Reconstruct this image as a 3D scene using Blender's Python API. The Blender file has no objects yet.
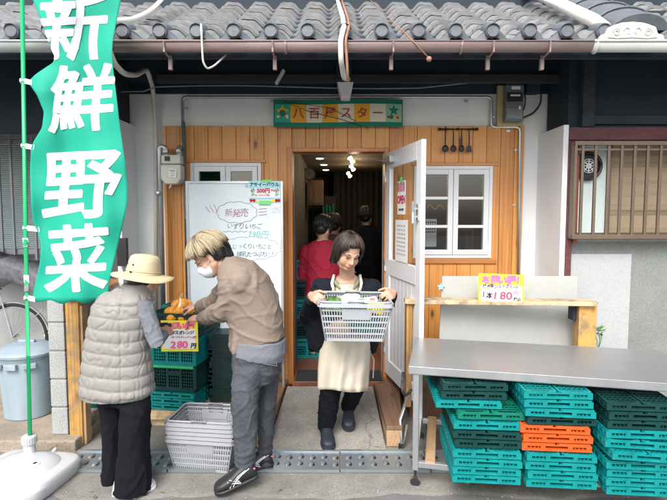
import bpy, bmesh, math, random
import numpy as np
from mathutils import Vector, Matrix, Euler, noise
R = math.radians
random.seed(7)
S = bpy.context.scene

# ------------------------------------------------------------------ camera, light, exposure
FPX = 490.0; CAMH = 1.66; PITCH = math.atan(35 / FPX)
cd = bpy.data.cameras.new('camera'); cam = bpy.data.objects.new('camera', cd); S.collection.objects.link(cam)
cam.location = (0, 0, CAMH); cam.rotation_euler = (R(90) - PITCH, 0, 0)
cd.sensor_width = 36; cd.lens = 36 * FPX / 667; cd.clip_end = 500; cd.clip_start = .05
S.camera = cam
w = bpy.data.worlds.new('World'); S.world = w; w.use_nodes = True
nt = w.node_tree; bg = nt.nodes['Background']
sky = nt.nodes.new('ShaderNodeTexSky'); sky.sky_type = 'NISHITA'; sky.sun_disc = False
sky.sun_elevation = R(47); sky.sun_rotation = R(196); sky.air_density = 1.0; sky.dust_density = 3.5; sky.ozone_density = 1.0
hs_ = nt.nodes.new('ShaderNodeHueSaturation'); hs_.inputs['Saturation'].default_value = .45; nt.links.new(sky.outputs[0], hs_.inputs['Color']); nt.links.new(hs_.outputs[0], bg.inputs[0]); bg.inputs[1].default_value = .15
sd = bpy.data.lights.new('sun', 'SUN'); sd.energy = 1.5; sd.angle = R(34); sd.color = (1, .96, .9)
sun = bpy.data.objects.new('sun', sd); S.collection.objects.link(sun)
sun.rotation_euler = (R(43), 0, R(-16))
vs = S.view_settings; vs.view_transform = 'Standard'; vs.look = 'None'; vs.gamma = 1; vs.use_curve_mapping = False
vs.exposure = 1.12

# ------------------------------------------------------------------ helpers
C = S.collection
def P(px, py, Y):
    u = (px - 333.5) / FPX; v = (250 - py) / FPX
    dy = math.cos(PITCH) + v * math.sin(PITCH); dz = v * math.cos(PITCH) - math.sin(PITCH)
    k = Y / dy
    return Vector((u * k, Y, CAMH + dz * k))
def fx(px, Y): return (px - 333.5) / FPX * Y
def fz(py, Y): return P(0, py, Y).z

def setp(o, label=None, cat=None, group=None, kind=None):
    if label: o['label'] = label
    if cat: o['category'] = cat
    if group: o['group'] = group
    if kind: o['kind'] = kind
    return o
def E(name, loc, label=None, cat=None, group=None, kind=None, rz=0):
    o = bpy.data.objects.new(name, None); C.objects.link(o); o.location = loc; o.rotation_euler = (0, 0, rz)
    o.empty_display_size = .1
    return setp(o, label, cat, group, kind)
def world_of(o):
    m = Matrix.LocRotScale(o.location, o.rotation_euler, o.scale)
    return world_of(o.parent) @ m if o.parent else m

def basis(d, up=None):
    d = Vector(d).normalized()
    u = Vector(up) if up else (Vector((0, 0, 1)) if abs(d.z) < .95 else Vector((0, 1, 0)))
    x = d.cross(u).normalized(); y = x.cross(d).normalized()
    return x, y, d

class MB:
    def __init__(s): s.v = []; s.f = []
    def add(s, vs_, fs):
        n = len(s.v); s.v += [Vector(p) for p in vs_]; s.f += [tuple(i + n for i in f) for f in fs]; return s
    def box(s, c, d, rz=0, m=None):
        x, y, z = d[0] / 2, d[1] / 2, d[2] / 2
        pts = [Vector((a * x, b * y, e * z)) for e in (-1, 1) for b in (-1, 1) for a in (-1, 1)]
        M_ = m if m is not None else Matrix.Rotation(rz, 3, 'Z')
        c = Vector(c)
        return s.add([c + M_ @ p for p in pts], [(0, 2, 3, 1), (4, 5, 7, 6), (0, 1, 5, 4), (2, 6, 7, 3), (0, 4, 6, 2), (1, 3, 7, 5)])
    def b2(s, x0, x1, y0, y1, z0, z1):
        return s.box(((x0 + x1) / 2, (y0 + y1) / 2, (z0 + z1) / 2), (abs(x1 - x0), abs(y1 - y0), abs(z1 - z0)))
    def bar(s, p, q, w_, h_, up=None):
        p = Vector(p); q = Vector(q); x, y, d = basis(q - p, up)
        m = Matrix((x, y, d)).transposed(); return s.box((p + q) / 2, (w_, h_, (q - p).length), m=m)
    def tube(s, pts, r, n=10, cap=True):
        pts = [Vector(p) for p in pts]; k = len(pts)
        rr = r if isinstance(r, (list, tuple)) else [r] * k
        vs_ = []; fs = []; px = None
        for i in range(k):
            d = (pts[min(i + 1, k - 1)] - pts[max(i - 1, 0)])
            if d.length < 1e-9: d = Vector((0, 0, 1))
            d.normalize()
            if px is None: x, y, _ = basis(d)
            else:
                x = (px - d * px.dot(d)).normalized(); y = d.cross(x).normalized()
            px = x
            for j in range(n):
                a = 2 * math.pi * j / n; vs_.append(pts[i] + (x * math.cos(a) + y * math.sin(a)) * rr[i])
        for i in range(k - 1):
            for j in range(n):
                a = i * n + j; b = i * n + (j + 1) % n; fs.append((a, b, b + n, a + n))
        if cap: fs.append(tuple(range(n))[::-1]); fs.append(tuple((k - 1) * n + j for j in range(n)))
        return s.add(vs_, fs)
    def cyl(s, p, q, r, n=20, r2=None): return s.tube([p, q], [r, r if r2 is None else r2], n)
    def ell(s, c, r, m=None, n=14):
        c = Vector(c); r = (r, r, r) if not isinstance(r, (tuple, list)) else r
        vs_ = []; fs = []; k = n // 2 + 1
        for i in range(1, k):
            t = math.pi * i / k
            for j in range(n):
                a = 2 * math.pi * j / n
                p = Vector((r[0] * math.sin(t) * math.cos(a), r[1] * math.sin(t) * math.sin(a), r[2] * math.cos(t)))
                vs_.append(c + (m @ p if m is not None else p))
        top = Vector((0, 0, r[2])); 
        vs_.append(c + (m @ top if m is not None else top)); vs_.append(c - (m @ top if m is not None else top))
        for i in range(k - 2):
            for j in range(n):
                a = i * n + j; b = i * n + (j + 1) % n; fs.append((a, a + n, b + n, b))
        T = (k - 1) * n
        for j in range(n):
            fs.append((T, j, (j + 1) % n)); fs.append((T + 1, (k - 2) * n + (j + 1) % n, (k - 2) * n + j))
        return s.add(vs_, fs)
    def chain(s, pts, rad, n=14):     # tapered rounded limb
        out = []; rr = []
        pts = [Vector(p) for p in pts]
        d0 = (pts[0] - pts[1]).normalized(); d1 = (pts[-1] - pts[-2]).normalized()
        for a in (1.0, .87, .5):
            out.append(pts[0] + d0 * rad[0] * a); rr.append(rad[0] * math.sqrt(max(0.003, 1 - a * a)))
        out += pts; rr += list(rad)
        for a in (.5, .87, 1.0):
            out.append(pts[-1] + d1 * rad[-1] * a); rr.append(rad[-1] * math.sqrt(max(.003, 1 - a * a)))
        s.tube(out, rr, n); return s
    def lathe(s, prof, c=(0, 0, 0), n=32, sq=None):
        vs_ = []; fs = []; c = Vector(c)
        for r_, z_ in prof:
            for j in range(n):
                a = 2 * math.pi * j / n; k = 1
                vs_.append(c + Vector((r_ * k * math.cos(a), r_ * k * math.sin(a), z_)))
        for i in range(len(prof) - 1):
            for j in range(n):
                a = i * n + j; b = i * n + (j + 1) % n; fs.append((a, b, b + n, a + n))
        fs.append(tuple(range(n))[::-1]); fs.append(tuple((len(prof) - 1) * n + j for j in range(n)))
        return s.add(vs_, fs)
    def rings(s, rg, n=24, cap=True):  # rg: list of (centre, a_vec, b_vec[, exponent])
        vs_ = []; fs = []
        for g in rg:
            c, a_, b_ = Vector(g[0]), Vector(g[1]), Vector(g[2]); e = g[3] if len(g) > 3 else 1
            for j in range(n):
                t = 2 * math.pi * j / n; ct, st = math.cos(t), math.sin(t)
                ct = math.copysign(abs(ct) ** e, ct); st = math.copysign(abs(st) ** e, st)
                vs_.append(c + a_ * ct + b_ * st)
        for i in range(len(rg) - 1):
            for j in range(n):
                a = i * n + j; b = i * n + (j + 1) % n; fs.append((a, b, b + n, a + n))
        if cap: fs.append(tuple(range(n))[::-1]); fs.append(tuple((len(rg) - 1) * n + j for j in range(n)))
        return s.add(vs_, fs)
    def sil(s, rows, n=28, e=.85):   # silhouette rows (xl, xr, y, Y, half depth)
        rg = []
        for r_ in rows:
            c = P((r_[0] + r_[1]) / 2, r_[2], r_[3]); hw = (r_[1] - r_[0]) / 2 * r_[3] / FPX
            rg.append((c, (hw, 0, 0), (0, r_[4], 0), e))
        return s.rings(rg, n)
    def prism(s, pts, a, b):   # outline pts (x,z), between y=a and y=b
        n = len(pts)
        return s.add([(p[0], a, p[1]) for p in pts] + [(p[0], b, p[1]) for p in pts],
                     [tuple(range(n)), tuple(range(2 * n - 1, n - 1, -1))] + [(i, i + n, (i + 1) % n + n, (i + 1) % n) for i in range(n)])
    def xf(s, m):
        s.v = [m @ v for v in s.v]; return s
    def build(s, name, mat, parent=None, bevel=0, smooth=None, solid=0, world=True):
        me = bpy.data.meshes.new(name)
        if parent and world:
            im = world_of(parent).inverted(); vs_ = [im @ v for v in s.v]
        else: vs_ = s.v
        off = Vector((0, 0, 0))
        if not parent and vs_:
            a = np.array([tuple(v) for v in vs_]); off = Vector(((a[:, 0].min() + a[:, 0].max()) / 2, (a[:, 1].min() + a[:, 1].max()) / 2, a[:, 2].min()))
            vs_ = [v - off for v in vs_]
        me.from_pydata([tuple(v) for v in vs_], [], s.f)
        bm = bmesh.new(); bm.from_mesh(me); bmesh.ops.recalc_face_normals(bm, faces=bm.faces); bm.to_mesh(me); bm.free()
        me.materials.append(mat)
        o = bpy.data.objects.new(name, me); C.objects.link(o); o.parent = parent; o.location = off
        if bevel:
            b = o.modifiers.new('bevel', 'BEVEL'); b.width = bevel; b.segments = 2; b.limit_method = 'ANGLE'; b.angle_limit = R(40)
        if solid:
            b = o.modifiers.new('solid', 'SOLIDIFY'); b.thickness = solid
        if smooth: 
            for p in me.polygons: p.use_smooth = True
            if smooth is not True:
                me.set_sharp_from_angle(angle=R(smooth))
        return o
    def each(s, name, mat, parent=None, **k):      # one object per connected piece
        n = len(s.v); par = list(range(n))
        def fd(a):
            while par[a] != a: par[a] = par[par[a]]; a = par[a]
            return a
        for f in s.f:
            for q in f[1:]: par[fd(f[0])] = fd(q)
        gr = {}
        for f in s.f: gr.setdefault(fd(f[0]), []).append(f)
        out = []
        for fs in gr.values():
            ids = sorted({i for f in fs for i in f}); mp = {v: i for i, v in enumerate(ids)}; b = MB(); b.v = [s.v[i] for i in ids]; b.f = [tuple(mp[i] for i in f) for f in fs]; out.append(b.build(name, mat, parent, **k))
        return out
    def remesh(s, name, mat, parent=None, vox=.006, it=4, disp=None, keep_org=False, origin=None):
        me = bpy.data.meshes.new(name + '_tmp'); me.from_pydata([tuple(v) for v in s.v], [], s.f)
        bm = bmesh.new(); bm.from_mesh(me); bmesh.ops.recalc_face_normals(bm, faces=bm.faces); bm.to_mesh(me); bm.free()
        o = bpy.data.objects.new(name, me); C.objects.link(o)
        r = o.modifiers.new('r', 'REMESH'); r.mode = 'VOXEL'; r.voxel_size = vox
        if it:
            q = o.modifiers.new('s', 'SMOOTH'); q.iterations = it; q.factor = .5
        dg = bpy.context.evaluated_depsgraph_get(); ev = o.evaluated_get(dg)
        m2 = bpy.data.meshes.new_from_object(ev); m2.name = name
        o.modifiers.clear(); o.data = m2; bpy.data.meshes.remove(me)
        n = len(m2.vertices); co = np.empty(n * 3); m2.vertices.foreach_get('co', co); co = co.reshape(-1, 3)
        if disp:
            nr = np.array([tuple(v.normal) for v in m2.vertices]); co = disp(co, nr)
        if parent:
            im = np.array(world_of(parent).inverted()); co = co @ im[:3, :3].T + im[:3, 3]
        elif origin is not None:
            co = co - np.array(tuple(origin)); o.location = origin
        m2.vertices.foreach_set('co', co.reshape(-1)); m2.update()
        m2.materials.clear(); m2.materials.append(mat)
        for p in m2.polygons: p.use_smooth = True
        o.parent = parent
        return o

def nz(co, scale, seed=0, st=(1, 1, 1)):
    return np.array([noise.noise(Vector((c[0] * scale * st[0] + seed, c[1] * scale * st[1], c[2] * scale * st[2]))) for c in co])
def ridge(co, scale, seed=0, st=(1, 1, 1), warp=.5):
    w_ = nz(co, scale * .6, seed + 3) * warp / scale; q = co + w_[:, None]
    return np.clip(1 - np.abs(nz(q, scale, seed, st)) * 5, 0, 1) ** 1.5
def folds(amp=.006, scale=9, st=(1, 1, 1), seed=0):
    def f(co, nr):
        a = ridge(co, scale, seed, st); b = ridge(co, scale * 2.1, seed + 5, st)
        return co + nr * ((a * .8 + b * .45 - .3) * amp)[:, None]
    return f

def clone(o, parent=None, loc=None, rot=None, label=None, group=None, name=None):
    c = o.copy(); C.objects.link(c); c.parent = parent
    if loc is not None: c.location = loc
    if rot is not None: c.rotation_euler = rot
    if label: c['label'] = label
    if group: c['group'] = group
    for ch in list(o.children): clone(ch, c)
    return c

# ---- text as mesh (verts in xy plane, centred)
def text_geo(t, size, off=0.0, xs=1.0, shear=0):
    cu = bpy.data.curves.new('t', 'FONT'); cu.body = t; cu.size = size; cu.offset = off; cu.shear = shear
    cu.align_x = 'CENTER'; cu.resolution_u = 3
    o = bpy.data.objects.new('t', cu); C.objects.link(o)
    dg = bpy.context.evaluated_depsgraph_get()
    me = bpy.data.meshes.new_from_object(o.evaluated_get(dg))
    v = [Vector((p.co.x * xs, p.co.y, 0)) for p in me.vertices]; f = [tuple(p.vertices) for p in me.polygons]
    bpy.data.objects.remove(o); bpy.data.curves.remove(cu); bpy.data.meshes.remove(me)
    if v:
        ys = [p.y for p in v]; xs_ = [p.x for p in v]; cx = (min(xs_) + max(xs_)) / 2; cy = (min(ys) + max(ys)) / 2
        v = [Vector((p.x - cx, p.y - cy, 0)) for p in v]
    return v, f
def text_mb(items, fn):
    """items: (text, x, y, size, off[, xscale]); fn(x,y)->world"""
    mb = MB()
    for it in items:
        v, f = text_geo(it[0], it[3], it[4], it[5] if len(it) > 5 else 1)
        mb.add([fn(p.x + it[1], p.y + it[2]) for p in v], f)
    return mb
def planar(o, ux=(1, 0, 0), uy=(0, 0, 1)):
    o = Vector(o); ux = Vector(ux).normalized(); uy = Vector(uy).normalized()
    return lambda x, y: o + ux * x + uy * y
def squig(mb, fn, pts, wd):    # thin marker stroke
    for a, b in zip(pts[:-1], pts[1:]):
        A = Vector((a[0], a[1])); B = Vector((b[0], b[1])); d = B - A
        if d.length < 1e-6: continue
        n = Vector((-d.y, d.x)).normalized() * wd / 2; e = d.normalized() * wd * .3
        q = [A - e - n, B + e - n, B + e + n, A - e + n]
        mb.add([fn(p.x, p.y) for p in q], [(0, 1, 2, 3)])

# ------------------------------------------------------------------ materials
def ramp(nt_, fac, stops):
    r = nt_.nodes.new('ShaderNodeValToRGB'); e = r.color_ramp.elements
    while len(e) > 1: e.remove(e[-1])
    e[0].position = stops[0][0]; e[0].color = (*stops[0][1], 1)
    for p, c in stops[1:]:
        x = e.new(p); x.color = (*c, 1)
    nt_.links.new(fac, r.inputs[0]); return r.outputs[0]
def M(name, col, rough=.6, var=.12, sc=6, bump=.15, bs=40, metal=0, spec=.5, st=(1, 1, 1), dirt=0, dcol=None, trans=0, bd=.004, sheen=0, coat=0):
    m = bpy.data.materials.new(name); m.use_nodes = True; t = m.node_tree; N = t.nodes; L = t.links
    b = N['Principled BSDF']; b.inputs['Roughness'].default_value = rough; b.inputs['Metallic'].default_value = metal
    b.inputs['Specular IOR Level'].default_value = spec; b.inputs['Transmission Weight'].default_value = trans
    b.inputs['Coat Weight'].default_value = coat
    if sheen: b.inputs['Sheen Weight'].default_value = sheen
    tc = N.new('ShaderNodeTexCoord'); mp = N.new('ShaderNodeMapping'); mp.inputs['Scale'].default_value = st
    L.new(tc.outputs['Object'], mp.inputs[0])
    n1 = N.new('ShaderNodeTexNoise'); n1.inputs['Scale'].default_value = sc; n1.inputs['Detail'].default_value = 6; n1.inputs['Roughness'].default_value = .65
    L.new(mp.outputs[0], n1.inputs[0])
    lo = tuple(c * (1 - var) for c in col); hi = tuple(min(1, c * (1 + var)) for c in col)
    out = ramp(t, n1.outputs[0], [(.3, lo), (.7, hi)])
    if dirt:
        n2 = N.new('ShaderNodeTexNoise'); n2.inputs['Scale'].default_value = sc * .45; n2.inputs['Detail'].default_value = 9; n2.inputs['Roughness'].default_value = .75
        L.new(mp.outputs[0], n2.inputs[0])
        f = ramp(t, n2.outputs[0], [(.5, (0, 0, 0)), (.72, (dirt,) * 3)])
        mx = N.new('ShaderNodeMix'); mx.data_type = 'RGBA'; L.new(f, mx.inputs[0]); L.new(out, mx.inputs[6]); mx.inputs[7].default_value = (*(dcol or tuple(c * .35 for c in col)), 1)
        out = mx.outputs[2]
    L.new(out, b.inputs['Base Color'])
    rr = N.new('ShaderNodeMapRange'); rr.inputs[3].default_value = max(0, rough - .1); rr.inputs[4].default_value = min(1, rough + .12); L.new(n1.outputs[0], rr.inputs[0]); L.new(rr.outputs[0], b.inputs['Roughness'])
    if bump:
        n3 = N.new('ShaderNodeTexNoise'); n3.inputs['Scale'].default_value = bs; n3.inputs['Detail'].default_value = 5; L.new(mp.outputs[0], n3.inputs[0])
        bp = N.new('ShaderNodeBump'); bp.inputs['Strength'].default_value = bump; bp.inputs['Distance'].default_value = bd; L.new(n3.outputs[0], bp.inputs['Height']); L.new(bp.outputs[0], b.inputs['Normal'])
    return m
def emis(name, col, s):
    m = bpy.data.materials.new(name); m.use_nodes = True; b = m.node_tree.nodes['Principled BSDF']
    b.inputs['Base Color'].default_value = (*col, 1); b.inputs['Emission Color'].default_value = (*col, 1); b.inputs['Emission Strength'].default_value = s; return m
def woodmat(name, dark, light, plank=.125, axis='Z', scale=1, knots=True, rough=.45, wear=0):
    m = bpy.data.materials.new(name); m.use_nodes = True; t = m.node_tree; N = t.nodes; L = t.links; b = N['Principled BSDF']
    tc = N.new('ShaderNodeTexCoord'); sp = N.new('ShaderNodeSeparateXYZ'); L.new(tc.outputs['Object'], sp.inputs[0])
    A = {'X': 0, 'Y': 1, 'Z': 2}[axis]
    # per plank random
    dv = N.new('ShaderNodeMath'); dv.operation = 'DIVIDE'; L.new(sp.outputs[0 if axis != 'X' else 2], dv.inputs[0]); dv.inputs[1].default_value = plank
    fl = N.new('ShaderNodeMath'); fl.operation = 'FLOOR'; L.new(dv.outputs[0], fl.inputs[0])
    wn = N.new('ShaderNodeTexWhiteNoise'); wn.noise_dimensions = '1D'; L.new(fl.outputs[0], wn.inputs['W'])
    cm = N.new('ShaderNodeCombineXYZ'); 
    ml = N.new('ShaderNodeMath'); ml.operation = 'MULTIPLY'; L.new(wn.outputs[0], ml.inputs[0]); ml.inputs[1].default_value = 37
    L.new(ml.outputs[0], cm.inputs[A])
    ad = N.new('ShaderNodeVectorMath'); L.new(tc.outputs['Object'], ad.inputs[0]); L.new(cm.outputs[0], ad.inputs[1])
    mp = N.new('ShaderNodeMapping'); s_ = [14 * scale] * 3; s_[A] = .9 * scale; mp.inputs['Scale'].default_value = s_; L.new(ad.outputs[0], mp.inputs[0])
    n1 = N.new('ShaderNodeTexNoise'); n1.inputs['Scale'].default_value = 1; n1.inputs['Detail'].default_value = 8; n1.inputs['Distortion'].default_value = 1.2; L.new(mp.outputs[0], n1.inputs[0])
    wv = N.new('ShaderNodeTexWave'); wv.inputs['Scale'].default_value = .7; wv.inputs['Distortion'].default_value = 9; wv.inputs['Detail'].default_value = 3; wv.bands_direction = 'X' if axis != 'X' else 'Z'; L.new(mp.outputs[0], wv.inputs[0])
    ma = N.new('ShaderNodeMath'); ma.operation = 'MULTIPLY_ADD'; L.new(wv.outputs[1], ma.inputs[0]); ma.inputs[1].default_value = .2
    L.new(n1.outputs[0], ma.inputs[2])
    ms = N.new('ShaderNodeMath'); ms.operation = 'MULTIPLY_ADD'; L.new(wn.outputs[0], ms.inputs[0]); ms.inputs[1].default_value = .62; L.new(ma.outputs[0], ms.inputs[2])
    col = ramp(t, ms.outputs[0], [(.35, dark), (1.1, light)])
    if knots:
        mk = N.new('ShaderNodeMapping'); k_ = [7] * 3; k_[A] = 2.6; mk.inputs['Scale'].default_value = k_; L.new(ad.outputs[0], mk.inputs[0])
        vo = N.new('ShaderNodeTexVoronoi'); vo.inputs['Scale'].default_value = 1; L.new(mk.outputs[0], vo.inputs[0])
        kf = ramp(t, vo.outputs['Distance'], [(.06, (.9,) * 3), (.10, (.45,) * 3), (.17, (.08,) * 3), (.24, (0, 0, 0))])
        mx = N.new('ShaderNodeMix'); mx.data_type = 'RGBA'; L.new(kf, mx.inputs[0]); L.new(col, mx.inputs[6]); mx.inputs[7].default_value = (dark[0] * .3, dark[1] * .25, dark[2] * .25, 1); col = mx.outputs[2]
    if wear:
        n4 = N.new('ShaderNodeTexNoise'); n4.inputs['Scale'].default_value = 7; n4.inputs['Detail'].default_value = 9; n4.inputs['Roughness'].default_value = .7; L.new(tc.outputs['Object'], n4.inputs[0])
        f = ramp(t, n4.outputs[0], [(.46, (0, 0, 0)), (.62, (wear,) * 3)])
        mx = N.new('ShaderNodeMix'); mx.data_type = 'RGBA'; L.new(f, mx.inputs[0]); L.new(col, mx.inputs[6]); mx.inputs[7].default_value = (.16, .13, .1, 1); col = mx.outputs[2]
    L.new(col, b.inputs['Base Color']); b.inputs['Roughness'].default_value = rough
    bp = N.new('ShaderNodeBump'); bp.inputs['Strength'].default_value = .25; bp.inputs['Distance'].default_value = .003; L.new(ma.outputs[0], bp.inputs['Height']); L.new(bp.outputs[0], b.inputs['Normal'])
    return m
def glassmat(name, tint=(.75, .8, .8), refl=.12, rough=.02):
    m = bpy.data.materials.new(name); m.use_nodes = True; t = m.node_tree; N = t.nodes; L = t.links; N.remove(N['Principled BSDF'])
    tr = N.new('ShaderNodeBsdfTransparent'); tr.inputs[0].default_value = (*tint, 1)
    gl = N.new('ShaderNodeBsdfGlossy'); gl.inputs['Roughness'].default_value = rough
    fr = N.new('ShaderNodeLayerWeight'); fr.inputs[0].default_value = .3
    pw = N.new('ShaderNodeMath'); pw.operation = 'POWER'; L.new(fr.outputs['Facing'], pw.inputs[0]); pw.inputs[1].default_value = 3
    ad = N.new('ShaderNodeMath'); ad.operation = 'MULTIPLY_ADD'; L.new(pw.outputs[0], ad.inputs[0]); ad.inputs[1].default_value = .5; ad.inputs[2].default_value = refl
    mx = N.new('ShaderNodeMixShader'); L.new(ad.outputs[0], mx.inputs[0]); L.new(tr.outputs[0], mx.inputs[1]); L.new(gl.outputs[0], mx.inputs[2])
    L.new(mx.outputs[0], N['Material Output'].inputs[0]); return m
def groundmat(name, base, light, grain=180, stain=.6, crack=False, bstr=.5):
    m = bpy.data.materials.new(name); m.use_nodes = True; t = m.node_tree; N = t.nodes; L = t.links; b = N['Principled BSDF']
    tc = N.new('ShaderNodeTexCoord')
    n1 = N.new('ShaderNodeTexNoise'); n1.inputs['Scale'].default_value = grain; n1.inputs['Detail'].default_value = 3; L.new(tc.outputs['Object'], n1.inputs[0])
    col = ramp(t, n1.outputs[0], [(.3, base), (.72, light)])
    n2 = N.new('ShaderNodeTexNoise'); n2.inputs['Scale'].default_value = 2.3; n2.inputs['Detail'].default_value = 8; n2.inputs['Roughness'].default_value = .7; L.new(tc.outputs['Object'], n2.inputs[0])
    f = ramp(t, n2.outputs[0], [(.35, (1 - stain,) * 3), (.7, (1.0, 1.0, 1.0))])
    mx = N.new('ShaderNodeMix'); mx.data_type = 'RGBA'; mx.blend_type = 'MULTIPLY'; mx.inputs[0].default_value = 1; L.new(col, mx.inputs[6]); L.new(f, mx.inputs[7]); col = mx.outputs[2]
    if crack:
        vo = N.new('ShaderNodeTexVoronoi'); vo.feature = 'DISTANCE_TO_EDGE'; vo.inputs['Scale'].default_value = .55
        nd = N.new('ShaderNodeTexNoise'); nd.inputs['Scale'].default_value = 5; L.new(tc.outputs['Object'], nd.inputs[0])
        va = N.new('ShaderNodeVectorMath'); va.operation = 'MULTIPLY_ADD'; L.new(nd.outputs[1], va.inputs[0]); va.inputs[1].default_value = (.25, .25, .25); L.new(tc.outputs['Object'], va.inputs[2]); L.new(va.outputs[0], vo.inputs[0])
        f = ramp(t, vo.outputs[0], [(.001, (.45,) * 3), (.004, (1, 1, 1))])
        mx = N.new('ShaderNodeMix'); mx.data_type = 'RGBA'; mx.blend_type = 'MULTIPLY'; mx.inputs[0].default_value = .8; L.new(col, mx.inputs[6]); L.new(f, mx.inputs[7]); col = mx.outputs[2]
    L.new(col, b.inputs['Base Color']); b.inputs['Roughness'].default_value = .85
    bp = N.new('ShaderNodeBump'); bp.inputs['Strength'].default_value = bstr; bp.inputs['Distance'].default_value = .004; L.new(n1.outputs[0], bp.inputs['Height']); L.new(bp.outputs[0], b.inputs['Normal'])
    return m

m_asphalt = groundmat('asphalt', (.10, .10, .097), (.25, .25, .24), 220, .3)
m_conc = groundmat('concrete', (.24, .23, .21), (.40, .385, .35), 90, .45, True, .25)
m_conc2 = groundmat('strip_concrete', (.17, .165, .15), (.34, .325, .29), 170, .45, False, .5)
m_slab = groundmat('slab_concrete', (.3, .24, .18), (.46, .40, .32), 90, .5, True, .3)
m_block = groundmat('block', (.27, .28, .28), (.47, .48, .48), 110, .2)
m_stucco = groundmat('stucco', (.185, .20, .19), (.27, .29, .275), 120, .2, False, .5)
m_stucco2 = groundmat('stucco_pale', (.36, .38, .385), (.44, .46, .465), 100, .1, False, .5)
m_cement = M('cement_board', (.38, .39, .375), .7, .1, 3, .1, 60, dirt=.35, dcol=(.3, .3, .27))
m_white = M('white_wall', (.80, .82, .83), .6, .05, 2, .08, 60, dirt=.15, dcol=(.45, .47, .48))
m_wpaint = M('white_paint', (.72, .74, .76), .35, .03, 5, .05, 50)
m_clad = woodmat('cedar_cladding', (.40, .15, .034), (.68, .31, .085), .125, 'Z', 1, True, .4)
m_trim = woodmat('trim_wood', (.36, .12, .03), (.6, .26, .08), .3, 'Z', 1, False, .4)
m_trimx = woodmat('trim_wood_x', (.36, .12, .03), (.6, .26, .08), .3, 'X', 1, False, .4)
m_post = woodmat('yellow_timber', (.22, .10, .02), (.58, .33, .09), .3, 'Z', 1.3, True, .65, .75)
m_shelf = woodmat('weathered_board', (.24, .15, .07), (.56, .42, .25), .3, 'X', 1.2, True, .75, .8)
m_deck = woodmat('deck_wood', (.07, .035, .02), (.2, .11, .065), .12, 'Y', 1, True, .55, .3)
m_deckl = woodmat('deck_edge', (.2, .11, .05), (.45, .29, .16), .3, 'Y', 1, False, .7, .4)
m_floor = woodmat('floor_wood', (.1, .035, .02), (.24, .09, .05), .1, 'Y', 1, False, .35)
m_darkw = M('hazy_dark_timber', (.010, .021, .032), .75, .25, 5, .2, 30)  # blue haze under the eave is mixed into this dark timber colour
m_tile = M('roof_tile', (.34, .345, .35), .22, .22, 9, .15, 60, spec=.9, dirt=.45, dcol=(.09, .09, .088), metal=.25)
m_tile2 = M('roof_tile_end', (.12, .135, .155), .5, .2, 12, .3, 60, dirt=.5)
m_gut = M('gutter_brown', (.27, .2, .19), .45, .12, 4, .05, 30, dirt=.4, dcol=(.4, .35, .34), st=(1, 5, 5))
m_gutw = M('gutter_pale', (.55, .57, .56), .45, .08, 4, .05, 30, dirt=.4, dcol=(.35, .36, .34))
m_pvc = M('pvc_pale', (.6, .59, .54), .45, .07, 5, .05, 30, dirt=.3, dcol=(.4, .37, .3))
m_rust = M('rusty_cable', (.3, .16, .1), .7, .3, 14, .3, 50)
m_galv = M('galvanised', (.5, .52, .53), .35, .1, 9, .05, 40, metal=.75)
m_steel = M('stainless', (.44, .455, .47), .34, .09, 4, .06, 60, metal=.7, st=(1, 9, 1), dirt=.35, dcol=(.3, .31, .32))
m_drain = M('drain_steel', (.33, .37, .40), .42, .12, 5, .1, 50, metal=.7, dirt=.4, dcol=(.2, .22, .23))
m_black = M('black_plastic', (.02, .021, .023), .45, .2, 6, .1)
m_rubber = M('rubber_mat', (.02, .022, .024), .8, .2, 20, .5, 90)
m_meter = M('meter_cream', (.6, .6, .52), .4, .05, 5, .05)
m_cyan = M('crate_cyan', (.0, .215, .215), .5, .22, 7, .1, 60, dirt=.4, dcol=(.015, .13, .13), spec=.35)
m_dkg = M('crate_dark', (.002, .038, .036), .55, .25, 7, .1, 60, dirt=.3, dcol=(.012, .045, .042), spec=.3)
m_grn = M('crate_green', (.0, .15, .10), .42, .12, 7, .05, 60)
m_org = M('crate_orange', (.62, .085, .012), .42, .1, 7, .05, 60, dirt=.3, dcol=(.5, .1, .03))
m_lime = M('lime_plastic', (.02, .45, .15), .4)
m_gbask = M('basket_grey', (.29, .305, .33), .42, .05, 6, .04, 60, dirt=.25, dcol=(.32, .34, .35))
m_wbask = M('basket_white', (.36, .38, .41), .4, .04, 6, .04, 60)
m_flag = M('flag_green', (.0, .31, .21), .75, .04, 3, .1, 300, bd=.0006)
m_flagw = M('flag_white', (.62, .64, .68), .75, .03, 3, .1, 300, bd=.0006)
m_pole = M('pole_green', (.0, .34, .12), .35, .05)
m_tank = M('tank_white', (.47, .485, .50), .4, .03, 4, .04, 30, dirt=.2, dcol=(.55, .56, .56))
m_bin = M('bin_blue', (.26, .33, .385), .5, .1, 6, .1, 50, st=(1, 1, .2), dirt=.45, dcol=(.38, .44, .48))
m_skin = M('skin', (.50, .29, .20), .5, .09, 14, .15, 260, bd=.0012)
m_skin2 = M('skin_customer', (.56, .33, .23), .5, .05, 9, .08, 200, bd=.001)  # slightly lighter skin tone for the customers inside
m_lip = M('lip', (.5, .12, .12), .4, .05)
m_hairb = M('hair_dark', (.020, .012, .010), .45, .35, 40, .5, 120, bd=.002, st=(1, 1, .25))
m_hairk = M('hair_black', (.012, .011, .012), .45, .35, 40, .5, 120, bd=.002, st=(1, 1, .25))
m_hairy = M('hair_blond', (.31, .255, .155), .5, .35, 40, .5, 120, bd=.002, st=(1, 1, .25))
m_jack = M('navy_jacket', (.007, .009, .014), .85, .2, 5, .2, 70, spec=.2)
m_apron = M('apron_cream', (.56, .50, .41), .8, .04, 3, .15, 250, bd=.0012)
m_olive = M('olive_knit', (.19, .2, .14), .85, .1, 6, .3, 250, bd=.0015)
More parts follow.
